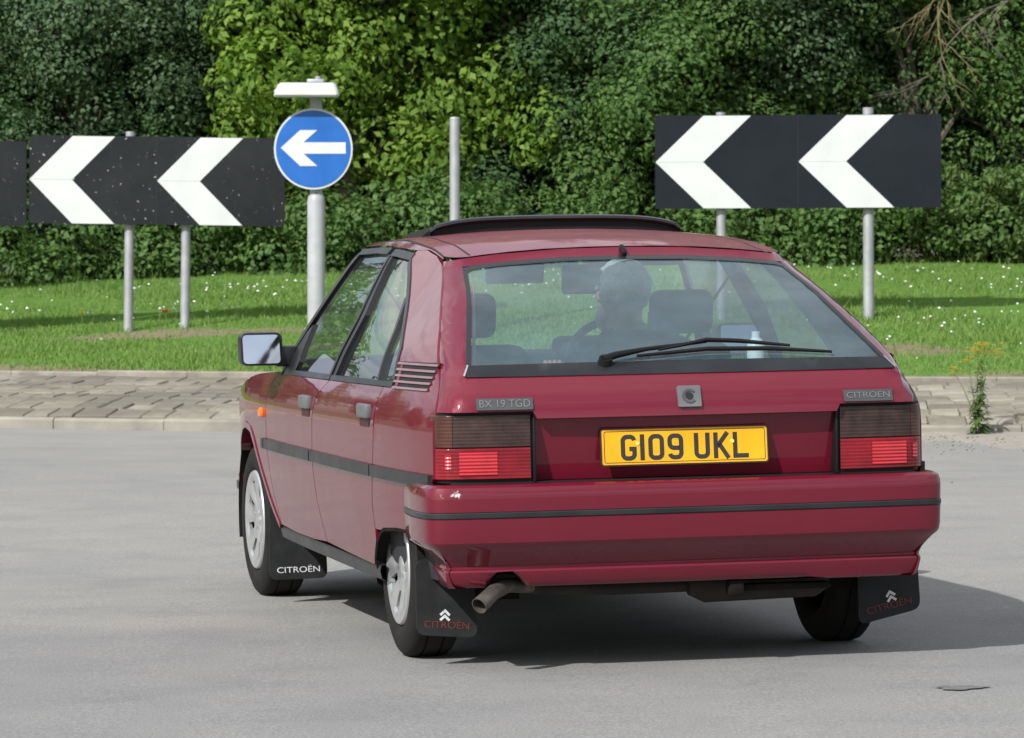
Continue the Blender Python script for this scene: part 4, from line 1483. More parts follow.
half = [(.30, -.787), (.55, -.780), (.69, -.769), (.755, -.758), (.789, -.742), (.805, -.714), (.812, -.67), (.815, -.60), (.813, -.50), (.806, -.42), (.798, -.335)]
rpath = [(-x, y) for x, y in half[::-1]] + [(0, -.79)] + half
prof = [(-.075, .572), (-.040, .576), (-.020, .574), (-.007, .566), (-.001, .550), (0, .53), (-.001, .494), (-.004, .493), (-.004, .473), (-.001, .472), (-.003, .42), (-.006, .401), (-.013, .391), (-.030, .378), (-.064, .345), (-.077, .326), (-.077, .319), (-.072, .315), (-.070, .310), (-.071, .303), (-.079, .28), (-.086, .262), (-.094, .256), (-.13, .256)]


def notch(x, y, z):
    d = abs(x + .565)
    if y < -.5 and d < .055:
        top = .262 + math.sqrt(.055**2 - d * d) * 0.95
        return max(z, top) if z < .33 else z
    if x > .40 and z < .27: return z + 0.0
    if x < .40 and y < -.5 and z < .27: return z + .006
    return z


rb = sweep('rear_bumper', rpath, prof, M['bumper'], car, notch)
sweep('rub_strip', rpath, [(-.004, .4925), (-.0015, .492), (.001, .489), (.001, .477), (-.0015, .474), (-.004, .4735)], M['trim'], rb)
box('bumper_core', (0, -.60, .45), (1.36, .12, .16), M['under'], rb, .02)
fhalf = [(.30, 3.475), (.5, 3.455), (.66, 3.40), (.735, 3.30), (.755, 3.20), (.765, 3.10)]
fpath = [(x, y) for x, y in fhalf[::-1]] + [(0, 3.48)] + [(-x, y) for x, y in fhalf]
fb = sweep('front_bumper', fpath, [(-.06, .455), (-.01, .45), (0, .43), (0, .34), (-.02, .31), (-.03, .22), (-.08, .21)], M['paint'], car)
sweep('front_rub_strip', fpath, [(-.002, .41), (.006, .405), (.006, .38), (-.002, .375)], M['trim'], fb)

# ---- tailgate
R0 = Curve1([(.74, -.757), (.768, -.752), (.80, -.747), (.84, -.735), (.893, -.703), (.927, -.655), (.96, -.59), (1.03, -.45), (1.10, -.308), (1.17, -.163), (1.23, -.035), (1.25, .008), (1.265, .035), (1.279, .055), (1.32, .10)])
ED = Curve1([(.70, .09), (.783, .085), (.827, .07), (.915, .055), (1.033, .03), (1.124, .015), (1.238, .0), (1.3, 0)])


def tg(x, z, off=0.0):
    ax = abs(x)
    wt = smooth((z - 1.12) / .12)
    zz = z + .034 * (x / .58)**2 * wt
    y = R0(zz) + .055 * x * x
    xs = XS(z)
    q = min(max((ax - (xs - .058)) / .058, 0), 1)
    y += (QS(z) - .003 - (R0(z + .034 * (xs / .58)**2 * wt) + .055 * xs * xs)) * q**2.0
    return (x, y - off, z)


QS = Curve1([(.70, -.640), (.783, -.641), (.827, -.615), (.878, -.568), (.915, -.520), (1.033, -.315), (1.124, -.120), (1.183, .010), (1.238, .145), (1.30, .25)])
XS = lambda z: Hs(QS(z), z) - .001


def tgo(off): return lambda x, z: tg(x, z, off)


ztop = lambda x: 1.2445 + .0365 * (1 - min(1, abs(x) / .562)**2.3)
gtop = lambda x: 1.254 - .028 * (abs(x) / .524)**2.4
# outlines share their corners so the pieces weld into one pressing
gx = lambda z: lerp(.676, .524, (z - .893) / (1.226 - .893))
zs_ = [.893, .95, 1.0, 1.05, 1.10, 1.15, 1.20, 1.226]
xs_ = [-.524, -.4, -.2, 0, .2, .4, .524]
SX = lambda z: XS(z) - 0.004
bottom = [(-.468, .768), (.468, .768), (.48, .790), (SX(.790), .790), (SX(.827), .827), (SX(.893), .893), (.676, .893), (.45, .893), (.2, .893), (0, .893), (-.2, .893), (-.45, .893), (-.676, .893), (-SX(.893), .893), (-SX(.827), .827), (-SX(.79), .790), (-.48, .790)]
polys = [bottom]
for s in (-1, 1):
    st = [(s * gx(z), z) for z in zs_] + [(s * .536, 1.226)] * 0
    outr = [(s * SX(z), z) for z in (.893, .96, 1.03, 1.10, 1.17, 1.226)]
    polys.append(st + outr[::-1])
top = [(x, gtop(x)) for x in xs_]
top[0] = (-.524, 1.226); top[-1] = (.524, 1.226)
polys.append([(-SX(1.226), 1.226)] + top + [(SX(1.226), 1.226), (SX(1.243) - .003, 1.2445)] + [(x, ztop(x)) for x in (.5, .4, .2, 0, -.2, -.4, -.5)] + [(-SX(1.243) + .003, 1.2445)])
tail = panel('tailgate', polys, tg, M['paint'], car, 0.03, lambda co: (0, .045, -.006))
gl = [(-.672, .897), (.672, .897)] + [(gx(z) - .002, z) for z in zs_[1:-1] + [1.222]] + [(x, gtop(x) - .002) for x in (.515, .4, .2, 0, -.2, -.4, -.515)] + [(-gx(z) + .002, z) for z in [1.222] + zs_[1:-1][::-1]]
panel('rear_screen', gl, tgo(-.006), M['rglass'], tail, 0.04)
seal = round_poly([(-.664, .905), (.664, .905)] + [(gx(z) - .007, z) for z in zs_[1:-1] + [1.214]] + [(x, gtop(x) - .006) for x in (.50, .4, .2, 0, -.2, -.4, -.50)] + [(-gx(z) + .007, z) for z in [1.214] + zs_[1:-1][::-1]], .016)
ribbon('screen_seal', seal, .013, tgo(.003), M['trim'], tail, closed=True, depth=lambda co: (0, .012, 0))
panel('screen_lower_band', [(-.671, .8945), (.671, .8945), (.658, .928), (.3, .931), (0, .932), (-.3, .931), (-.658, .928)], tgo(.006), M['trim'], tail, 0.03, lambda co: (0, .012, 0))
for s in (-1, 1):
    ribbon('corner_trim', [(s * .676, .898), (s * .655, .930)], 0.0035, tgo(.009), M['galv'], tail, depth=lambda co: (0, .008, 0))
# ---- roof skin, its rear edge following the tailgate
V = []
us = [-1, -.985, -.95, -.9, -.8, -.65, -.45, -.2, 0, .2, .45, .65, .8, .9, .95, .985, 1]
ny = 34
for j in range(ny):
    for u in us:
        x_ = min(abs(u) * .562, SX(1.243) - .003)
        y0 = tg(x_, ztop(x_))[1] + 0.004 if abs(u) < .99 else QS(1.2445) + .002
        y1 = 1.50 + 0.06 * (1 - u * u)
        V.append(roof_pt(u, lerp(y0, y1, j / (ny - 1))))
hole = lambda P: abs(sum(p[0] for p in P) / 4) < .37 and 1.0 < sum(p[1] for p in P) / 4 < 1.40
F = [f for f in grid_faces(ny, len(us)) if not hole([V[i] for i in f])]
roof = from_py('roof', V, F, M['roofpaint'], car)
for s in (-1, 1):
    V = []
    for j in range(40):
        y = lerp(0.10, 1.49, j / 39)
        for u in (.868, .878):
            p = roof_pt(s * u, y); V.append((p[0], p[1], p[2] + 0.0012))
    from_py('roof_seam', V, grid_faces(40, 2), M['black'], roof)
for s in (-1, 1): box('roof_corner_seal', (s * .528, .125, 1.229), (.05, .05, .014), M['black'], tail, .003)
# recess with the number plate
RC = lambda x, z: (x, lerp(-.665, -.708, (z - .58) / .18) + .03 * x * x, z)
rec = panel('plate_recess', [(-.472, .580), (.472, .580), (.472, .766), (-.472, .766)], RC, M['paint'], tail, 0.04, lambda co: (0, .05, 0))
box('lower_gap', (0, -.66, .574), (1.45, .10, .008), M['black'], tail, .001)

PLM = Matrix.Translation((-.005, -.714, .674)) @ Matrix.Rotation(math.radians(90), 4, 'X') @ Matrix.Rotation(math.radians(-5), 4, 'X')
pl_ = empty('number_plate'); pl_.parent = car; pl_.matrix_local = PLM


def flat(name, pts, z0, z1, mat, parent):
    bm = bmesh.new()
    f = [bm.verts.new((x, y, z1)) for x, y in pts]; b = [bm.verts.new((x, y, z0)) for x, y in pts]
    bm.faces.new(f); bm.faces.new(b[::-1])
    for i in range(len(pts)): j = (i + 1) % len(pts); bm.faces.new((f[i], b[i], b[j], f[j]))
    return from_bm(name, bm, mat, parent, sm=False)


rect = lambda w_, h_, r: round_poly([(-w_ / 2, -h_ / 2), (w_ / 2, -h_ / 2), (w_ / 2, h_ / 2), (-w_ / 2, h_ / 2)], r, 5)
flat('plate_back', rect(.524, .114, .009), -.012, -.001, M['ink'], pl_)
flat('plate_face', rect(.516, .106, .007), -.004, .0008, M['plate'], pl_)
fr_ = rect(.502, .094, .006)


def stroke(bm, pts, wd, z0, z1, closed=False):
    P = [Vector(p) for p in pts]
    n_ = len(P)
    L = []; R = []
    for i, p in enumerate(P):
        if closed: a_, b_ = (p - P[i - 1]).normalized(), (P[(i + 1) % n_] - p).normalized()
        else:
            a_ = (p - P[i - 1]).normalized() if i > 0 else (P[1] - p).normalized()
            b_ = (P[i + 1] - p).normalized() if i < n_ - 1 else a_
        t = (a_ + b_).normalized(); nr = Vector((-t.y, t.x))
        k = wd / 2 / max(.5, nr.dot(Vector((-a_.y, a_.x))))
        L.append(p + nr * k); R.append(p - nr * k)
    vs = [[bm.verts.new((q.x, q.y, z)) for q in (L[i], R[i]) for z in (z0, z1)] for i in range(n_)]
    for i in range(n_ if closed else n_ - 1):
        a_, b_ = vs[i], vs[(i + 1) % n_]
        bm.faces.new((a_[1], a_[3], b_[3], b_[1])); bm.faces.new((a_[0], a_[1], b_[1], b_[0])); bm.faces.new((a_[3], a_[2], b_[2], b_[3]))
    if not closed:
        for v in (vs[0], vs[-1]): bm.faces.new((v[0], v[1], v[3], v[2]))


bm = bmesh.new(); stroke(bm, fr_, .0022, 0, .0012, True)
from_bm('plate_border', bm, M['ink'], pl_, sm=False)
cw, ch, sw = .0345, .065, .0135       # centreline width / height, stroke
def arcp(cx, cy, rx, ry, a0, a1, n_=7): return [(cx + rx * math.cos(math.radians(lerp(a0, a1, k / n_))), cy + ry * math.sin(math.radians(lerp(a0, a1, k / n_)))) for k in range(n_ + 1)]
hw, hh, rr_ = cw / 2, ch / 2, .013
oval = arcp(hw - rr_, hh - rr_, rr_, rr_, 0, 90) + arcp(-hw + rr_, hh - rr_, rr_, rr_, 90, 180) + arcp(-hw + rr_, -hh + rr_, rr_, rr_, 180, 270) + arcp(hw - rr_, -hh + rr_, rr_, rr_, 270, 360)
glyph = {
    'G': [(arcp(hw - rr_, hh - rr_, rr_, rr_, 10, 90) + arcp(-hw + rr_, hh - rr_, rr_, rr_, 90, 180) + arcp(-hw + rr_, -hh + rr_, rr_, rr_, 180, 270) + arcp(hw - rr_, -hh + rr_, rr_, rr_, 270, 360) + [(hw, -.004), (.002, -.004)], False)],
    '1': [([(0, hh + sw / 2), (0, -hh - sw / 2)], False)],
    '0': [(oval, True)],
    '9': [(arcp(-hw + rr_, -hh + rr_, rr_, rr_, 190, 270) + arcp(hw - rr_, -hh + rr_, rr_, rr_, 270, 360) + arcp(hw - rr_, hh - rr_, rr_, rr_, 0, 90) + arcp(-hw + rr_, hh - rr_, rr_, rr_, 90, 180) + arcp(-hw + rr_, .004 + rr_ - .008, rr_, rr_, 180, 270) + [(hw - .004, -.004 - .0)], False)],
    'U': [([(-hw, hh + sw / 2)] + arcp(-hw + rr_, -hh + rr_, rr_, rr_, 180, 270) + arcp(hw - rr_, -hh + rr_, rr_, rr_, 270, 360) + [(hw, hh + sw / 2)], False)],
    'K': [([(-hw, hh + sw / 2), (-hw, -hh - sw / 2)], False), ([(hw + .002, hh + sw / 2), (-hw + .004, -.004)], False), ([(-hw + .010, .006), (hw + .004, -hh - sw / 2)], False)],
    'L': [([(-hw, hh + sw / 2), (-hw, -hh), (hw + .006, -hh)], False)],
}
cx_ = [-.176, -.1335, -.090, -.030, .053, .114, .175]
for ch_, x in zip('G109UKL', cx_):
    bm = bmesh.new()
    for pts, cl_ in glyph[ch_]:
        stroke(bm, [(x + a_ * 1.03, b_ - .002) for a_, b_ in pts], sw, .0004, .0016, cl_)
    from_bm('plate_character', bm, M['ink'], pl_, sm=False)
for x in (-.148, .148):
    flat('plate_screw', [(x + .006 * math.cos(k * math.pi / 6), .010 + .006 * math.sin(k * math.pi / 6)) for k in range(12)], 0, .003, M['screw'], pl_)


def tgM(x, z, off=0.0):
    p = Vector(tg(x, z)); px = Vector(tg(x + .01, z)) - Vector(tg(x - .01, z)); pz = Vector(tg(x, z + .01)) - Vector(tg(x, z - .01))
    px.normalize(); pz = (pz - px * pz.dot(px)).normalized(); nr = px.cross(pz)
    p = p + nr * off
    return Matrix(((px.x, pz.x, nr.x, p.x), (px.y, pz.y, nr.y, p.y), (px.z, pz.z, nr.z, p.z), (0, 0, 0, 1)))


def on_tail(name, x, z):
    e = empty(name); e.parent = car; e.matrix_local = tgM(x, z, .001); return e


for x, z, wd, s_ in ((-.565, .812, .172, 'BX 19 TGD'), (.571, .812, .158, 'CITRO\u00cbN')):
    e = on_tail('name_badge', x, z)
    flat('badge_plate', rect(wd, .036, .003), -.012, .005, M['badge'], e)
    t_ = text_obj('badge_letters', s_, .034, M['badgetext'], e, Matrix.Translation((0, 0, .005)), .002, 1.0)
    w_ = t_.dimensions.x
    xs2 = [v.co.x for v in t_.data.vertices]; k = (wd - .018) / (max(xs2) - min(xs2))
    ys2 = [v.co.y for v in t_.data.vertices]; k2 = .023 / (max(ys2) - min(ys2))
    t_.data.transform(Matrix.Diagonal((k, k2, 1, 1)))
e = on_tail('lock_emblem', .002, .822)
flat('emblem_plate', rect(.072, .066, .005), -.012, .008, M['grey'], e)
bm = bmesh.new(); stroke(bm, arcp(0, 0, .019, .019, 40, 320, 20), .007, .007, .011)
from_bm('lock_ring', bm, M['badge'], e, sm=False)
flat('lock_barrel', [(.012 * math.cos(k * math.pi / 8), .012 * math.sin(k * math.pi / 8)) for k in range(16)], .004, .0095, M['trim'], e)

# washer jet and wiper
e = on_tail('washer_jet', 0.0, 1.262)
box('nozzle', (0, 0, .008), (.016, .05, .018), M['black'], e, .004)
wp = empty('rear_wiper'); wp.parent = car
P = lambda x, z, o_: tuple(tgM(x, z, o_).translation)
bm = bmesh.new(); add_tube(bm, [P(-.235, .925, .002), P(-.235, .925, .022)], [.024, .020], 14)
from_bm('spindle_cap', bm, M['black'], wp)
tube('arm', [P(-.245, .923, .018), P(-.20, .932, .022), P(-.10, .945, .024), P(.10, .962, .026)], [.013, .011, .007, .005], M['black'], wp, 8)
tube('bridge', [P(-.06, .945, .020), P(.10, .963, .030), P(.20, .960, .028), P(.36, .950, .020)], [.004, .008, .008, .005], M['black'], wp, 6)
tube('blade', [P(-.13, .938, .010), P(.10, .952, .012), P(.30, .950, .011), P(.49, .938, .009)], [.005, .008, .008, .005], M['black'], wp, 6)

# ---- tail lamps
def tail_lamp(s):
    L = empty('tail_lamp'); L.parent = car
    base = [(.478, -.716), (.56, -.714), (.64, -.709), (.70, -.700), (.735, -.687), (.757, -.665), (.767, -.635), (.769, -.62)]
    def path_at(t):
        k = t * (len(base) - 1); i = min(int(k), len(base) - 2); f = k - i
        return Vector(base[i]).lerp(Vector(base[i + 1]), f)
    def lens_piece(name, t0, t1, z0, z1, mat, rib, out=0.0, parent=L):
        V = []; nt_ = max(3, int((t1 - t0) * 24)); nz = max(2, int((z1 - z0) / .0016)) if rib else 3
        for i in range(nt_ + 1):
            t = lerp(t0, t1, i / nt_)
            p = path_at(t); d = (path_at(min(1, t + .03)) - path_at(max(0, t - .03))).normalized(); nr = Vector((d.y, -d.x))
            for j in range(nz + 1):
                z = lerp(z0, z1, j / nz)
                o_ = out + (rib * (0.5 + 0.5 * math.sin(2 * math.pi * (z - z0) / .0105)) if rib else 0)
                if j in (0, nz): o_ -= .003
                q = p + nr * o_
                V.append((s * q.x, q.y, z))
        return from_py(name, V, grid_faces(nt_ + 1, nz + 1), mat, parent, sharp=70)
    z0, z1, zm = .588, .781, .6825
    hs = lens_piece('lamp_housing', 0, 1, .578, .790, M['black'], 0, -.006)
    lens_piece('upper_lens', .012, .50, zm + .001, z1, M['lamp_smoke'], .0005)
    lens_piece('upper_lens', .505, 1, zm + .001, z1, M['lamp_amber'], .0004)
    lens_piece('lower_lens', .012, 1, z0, zm - .001, M['lamp_red'], .0006)
    lens_piece('brake_lens', .19, .43, z0 + .012, zm - .012, M['lamp_bright'], .0022, .0015)
    lens_piece('reflector', .52, .60, z0 + .03, zm - .02, M['lamp_bright'], .0022, .0015)
    bm = bmesh.new(); add_box(bm, (s * .473, -.69, .684), (.008, .06, .212), .003)
    from_bm('lamp_edge', bm, M['black'], L)
    bm = bmesh.new(); add_box(bm, (s * .60, -.62, .684), (.26, .12, .19), .01)
    from_bm('lamp_body', bm, M['under'], L)


tail_lamp(-1); tail_lamp(1)

# ---- wheels
def wheel(x, y, s, steer=0.0):
    W = empty('wheel'); W.parent = car
    W.location = (x, y, .2865); W.rotation_euler = (random.uniform(0, 6), 0, steer)
    bm = bmesh.new()
    pr = [(s * .045, .182), (s * .066, .186), (s * .079, .198), (s * .083, .225), (s * .080, .252), (s * .072, .272), (s * .060, .284), (s * .045, .2875), (s * .030, .288), (s * .028, .2815), (s * .024, .2815), (s * .022, .2885), (0, .2888)]
    pr = pr + [(-a_, b_) for a_, b_ in pr[::-1][1:]]
    lathe_x(bm, pr, 72)
    from_bm('tyre', bm, M['rubber'], W, sharp=40)
    bm = bmesh.new()
    lathe_x(bm, [(s * .070, .190), (s * .074, .186), (s * .062, .182), (s * .03, .17), (s * .02, .10), (s * .02, .01)], 48)
    rim = from_bm('rim', bm, M['under'], W)
    # hubcap: centre dome, outer ring, eight broad spokes with openings between
    nseg = 96
    rad = [.0, .022, .030, .040, .070, .088, .100, .125, .142, .150, .160, .172, .182, .187]
    prx = [.071, .071, .070, .064, .066, .067, .069, .072, .074, .075, .079, .082, .081, .074]
    bm = bmesh.new()
    rows = []
    for r, xx in zip(rad, prx):
        row = []
        for k in range(nseg):
            a_ = 2 * math.pi * k / nseg
            ph = (k % 12) / 12
            dome = .003 * math.cos(2 * math.pi * ph) if .035 < r < .155 else 0
            row.append(bm.verts.new((s * (xx + dome), r * math.cos(a_) if r else 1e-4 * math.cos(a_), r * math.sin(a_) if r else 1e-4 * math.sin(a_))))
        rows.append(row)
    for i in range(len(rad) - 1):
        for k in range(nseg):
            if 5 <= i <= 8 and 4 <= (k % 12) <= 7: continue
            bm.faces.new((rows[i][k], rows[i][(k + 1) % nseg], rows[i + 1][(k + 1) % nseg], rows[i + 1][k]))
    bmesh.ops.recalc_face_normals(bm, faces=bm.faces[:])
    be = [e for e in bm.edges if len(e.link_faces) == 1]
    r_ = bmesh.ops.extrude_edge_only(bm, edges=be)
    for q in r_['geom']:
        if isinstance(q, bmesh.types.BMVert): q.co.x -= s * .012
    from_bm('hubcap', bm, M['hub'], rim, sharp=35)


wheel(-.677, 0, -1); wheel(.677, 0, 1); wheel(-.703, 2.655, -1, 0.03); wheel(.703, 2.655, 1, 0.03)

# ---- mud flaps
def chevrons(name, parent, Mx, sc, mat):
    bm = bmesh.new()
    for dz in (0, .55):
        stroke(bm, [(-.5 * sc, (-.35 + dz - .3) * sc), (0, (.12 + dz - .3) * sc), (.5 * sc, (-.35 + dz - .3) * sc)], .26 * sc, .0, .002)
    o_ = from_bm(name, bm, mat, parent, sm=False); o_.data.transform(Mx)


def flap(x0, x1, y, ztop, zbl, zbr, col, chev, s, lean=0.0):
    Fm = empty('mudflap'); Fm.parent = car
    pts = round_poly([(x0, zbl), (x1, zbr), (x1 - .005, ztop), (x0 + .005, ztop)], .03, 5)
    ly = lambda z: y - lean * (ztop - z)
    bm = bmesh.new()
    f = [bm.verts.new((a_, ly(b_) - .004, b_)) for a_, b_ in pts]; b = [bm.verts.new((a_, ly(b_) + .004, b_)) for a_, b_ in pts]
    bm.faces.new(f); bm.faces.new(b[::-1])
    for i in range(len(pts)): j = (i + 1) % len(pts); bm.faces.new((f[i], b[i], b[j], f[j]))
    from_bm('flap_sheet', bm, M['flap'], Fm, sm=False)
    xm = (x0 + x1) / 2; zm = (zbl + zbr) / 2
    tilt = math.atan2(zbr - zbl, x1 - x0)
    B = lambda x, z: Matrix.Translation((x, ly(z) - .0045, z)) @ Matrix.Rotation(math.pi / 2 - math.atan(lean), 4, 'X') @ Matrix.Rotation(tilt, 4, 'Z')
    t_ = text_obj('flap_lettering', 'CITRO\u00cbN', .03, col, Fm, Matrix(), .0008)
    xs2 = [v.co.x for v in t_.data.vertices]; ys2 = [v.co.y for v in t_.data.vertices]
    k = (x1 - x0) * .74 / (max(xs2) - min(xs2)); k2 = .026 / (max(ys2) - min(ys2))
    t_.data.transform(B(xm, zm + .034) @ Matrix.Diagonal((k, k2, 1, 1)))
    if chev: chevrons('flap_emblem', Fm, B(xm + .005 * s, zm + .068), .029, M['white_text'])


flap(-.775, -.585, -.355, .33, .100, .085, M['red_text'], True, -1, .10)
flap(.640, .845, -.355, .33, .080, .125, M['red_text'], True, 1, .10)
flap(-.80, -.585, 2.235, .38, .088, .090, M['white_text'], False, -1, .06)
flap(.585, .80, 2.235, .38, .090, .088, M['white_text'], False, 1, .06)

# ---- underside
ub = empty('underbody'); ub.parent = car
box('floor_pan', (0, 1.35, .255), (1.40, 3.3, .06), M['under'], ub, .02)
box('boot_floor', (0, -.42, .30), (.92, .42, .10), M['under'], ub, .03)
tube('rear_axle', [(-.60, 0.02, .26), (.60, 0.02, .26)], .035, M['under'], ub, 12)
bm = bmesh.new(); add_tube(bm, [(.05, -.52, .235), (.10, -.52, .235), (.46, -.50, .24), (.50, -.50, .24)], [.03, .055, .055, .03], 16)
from_bm('silencer', bm, M['rusty'], ub)
tube('exhaust_link', [(.10, -.50, .235), (-.20, -.52, .235), (-.45, -.55, .25)], .022, M['rusty'], ub, 10)
box('tow_eye', (.16, -.66, .235), (.05, .05, .05), M['under'], ub, .01)
box('support', (.33, -.62, .232), (.28, .06, .02), M['under'], ub, .006)
ex = empty('exhaust_pipe'); ex.parent = car
bm = bmesh.new()
pp = [(-.45, -.55, .25), (-.54, -.62, .262), (-.60, -.69, .248), (-.655, -.735, .212)]
ri = add_tube(bm, pp, [.020, .022, .024, .026], 16, cap=False)
ri2 = add_tube(bm, [Vector(p) for p in pp[2:]], [.020, .0235], 16, cap=False)
for k in range(16): bm.faces.new((ri[-1][k], ri[-1][(k + 1) % 16], ri2[-1][(k + 1) % 16], ri2[-1][k]))
from_bm('tail_pipe', bm, M['steel'], ex, sharp=40)
tube('pipe_bore', [(-.60, -.69, .248), (-.602, -.692, .247)], .0195, M['under'], ex, 16)
box('pipe_shield', (-.56, -.62, .295), (.10, .10, .012), M['under'], ex, .004)

# ---- cabin
fl = box('cabin_floor', (0, .9, .30), (1.44, 2.6, .03), M['dark'], car, .01)
V = []
for j, (y, z) in enumerate([(1.62, .62), (1.63, .80), (1.68, .875), (1.78, .905), (1.95, .90), (2.13, .88)]):
    for i in range(9):
        u = -1 + i / 4; V.append((u * .73, y - .04 * abs(u)**2 * 0, z + .02 * (1 - u * u)))
from_py('dashboard', V, grid_faces(6, 9), M['dark'], car)
box('instrument_binnacle', (.35, 1.74, .93), (.34, .18, .08), M['dark'], car, .03)
box('firewall', (0, 2.12, .60), (1.44, .03, .54), M['dark'], car, .005)
V = []
for y, z in [(-.655, .872), (-.60, .884), (-.30, .885), (-.06, .885), (-.05, .86)]:
    for i in range(9): u = -1 + i / 4; V.append((u * (Hs(y, z) - .06), y + (.06 * u * u if y < -.5 else 0), z))
from_py('parcel_shelf', V, grid_faces(5, 9), M['seat'], car)


def cushion(name, c, s, mat, parent, bev, rx=0.0):
    return box(name, c, s, mat, parent, bev, Matrix.Rotation(rx, 3, 'X'), 4)


for sx, nm in ((-.35, 'l'), (.36, 'r')):
    st = empty('front_seat'); st.parent = car
    cushion('seat_cushion', (sx, 1.22, .47), (.50, .52, .16), M['seat'], st, .05, .10)
    cushion('seat_back', (sx, .96, .715), (.49, .13, .50), M['seat'], st, .07, .22)
    hx = -.275 if sx < 0 else .40
    cushion('headrest', (sx + (.01 if sx < 0 else 0.06), .885, 1.06), (.22, .085, .15), M['seat'], st, .035, .12)
    for d in (-.05, .05): tube('headrest_stalk', [(sx + d, .90, .98), (sx + d, .885, 1.06)], .007, M['trim'], st, 6)
bs_ = empty('rear_seat'); bs_.parent = car
cushion('rear_cushion', (0, .28, .46), (1.30, .50, .18), M['seat'], bs_, .05, .08)
cushion('rear_backrest', (0, .02, .70), (1.30, .12, .40), M['seat'], bs_, .05, .22)
sw_ = empty('steering_wheel'); sw_.parent = car
sw_.location = (.36, 1.52, .86); sw_.rotation_euler = (math.radians(62), 0, 0)
bm = bmesh.new()
rows = []
for k in range(40):
    a_ = 2 * math.pi * k / 40
    rows.append([bm.verts.new(((.185 + .015 * math.cos(b_)) * math.cos(a_), (.185 + .015 * math.cos(b_)) * math.sin(a_), .015 * math.sin(b_))) for b_ in [q * math.pi / 4 for q in range(8)]])
for k in range(40):
    for q in range(8): bm.faces.new((rows[k][q], rows[(k + 1) % 40][q], rows[(k + 1) % 40][(q + 1) % 8], rows[k][(q + 1) % 8]))
from_bm('wheel_rim', bm, M['black'], sw_)
box('wheel_spoke', (0, -.02, -.01), (.36, .07, .03), M['black'], sw_, .012)
tube('steering_column', [(0, 0, -.02), (0, 0, -.25)], .035, M['black'], sw_, 10)
# visors, mirror, straps, strut
cushion('sun_visor', (-.02, 1.50, 1.205), (.21, .025, .085), M['dark'], car, .010, .35)
cushion('sun_visor', (.42, 1.53, 1.245), (.34, .12, .02), M['dark'], car, .008, .3)
cushion('rear_view_mirror', (.245, 1.50, 1.175), (.19, .03, .105), M['dark'], car, .012, .1)
tube('mirror_stalk', [(.20, 1.52, 1.24), (.20, 1.55, 1.30)], .010, M['dark'], car, 6)
tube('tailgate_strut', [(-.520, -.11, 1.165), (-.625, -.585, .905)], .005, M['strap'], car, 6)
for s in (-1, 1):
    V = []
    for t in np.linspace(0, 1, 10):
        p = Vector((s * .60, .93, 1.16)).lerp(Vector((s * .30, 1.02, .72)), t)
        V += [p + Vector((0, 0, .0)), p + Vector((s * .02, .0, .045))]
    from_py('seat_belt', [tuple(v) for v in V], grid_faces(10, 2), M['dark'], car)
    # inner pillar trims
    ribbon('pillar_trim', [(.87, .86), (.92, 1.27)], .10, sidefn(s, -.03), M['dark'], car)
    panel('pillar_trim', [(-.02, .87), (-.50, .89), (-.35, 1.02), (-.19, 1.11), (.03, 1.22), (.42, 1.25), (.28, 1.15), (.06, .94)], sidefn(s, -.035), M['dark'], car, .06)

# bottle standing on the parcel shelf
bo = empty('bottle'); bo.matrix_world = CARM @ Matrix.Translation((.395, -.12, .886))
prop(bo, 'small white bottle standing on the shelf behind the rear window', 'bottle')
bm = bmesh.new()
add_tube(bm, [(0, 0, 0), (0, 0, .004), (0, 0, .075), (0, 0, .09), (0, 0, .10)], [.026, .03, .03, .022, .012], 16)
from_bm('bottle_body', bm, M['bottle'], bo)
tube('bottle_cap', [(0, 0, .099), (0, 0, .118)], .014, M['bottle'], bo, 12)

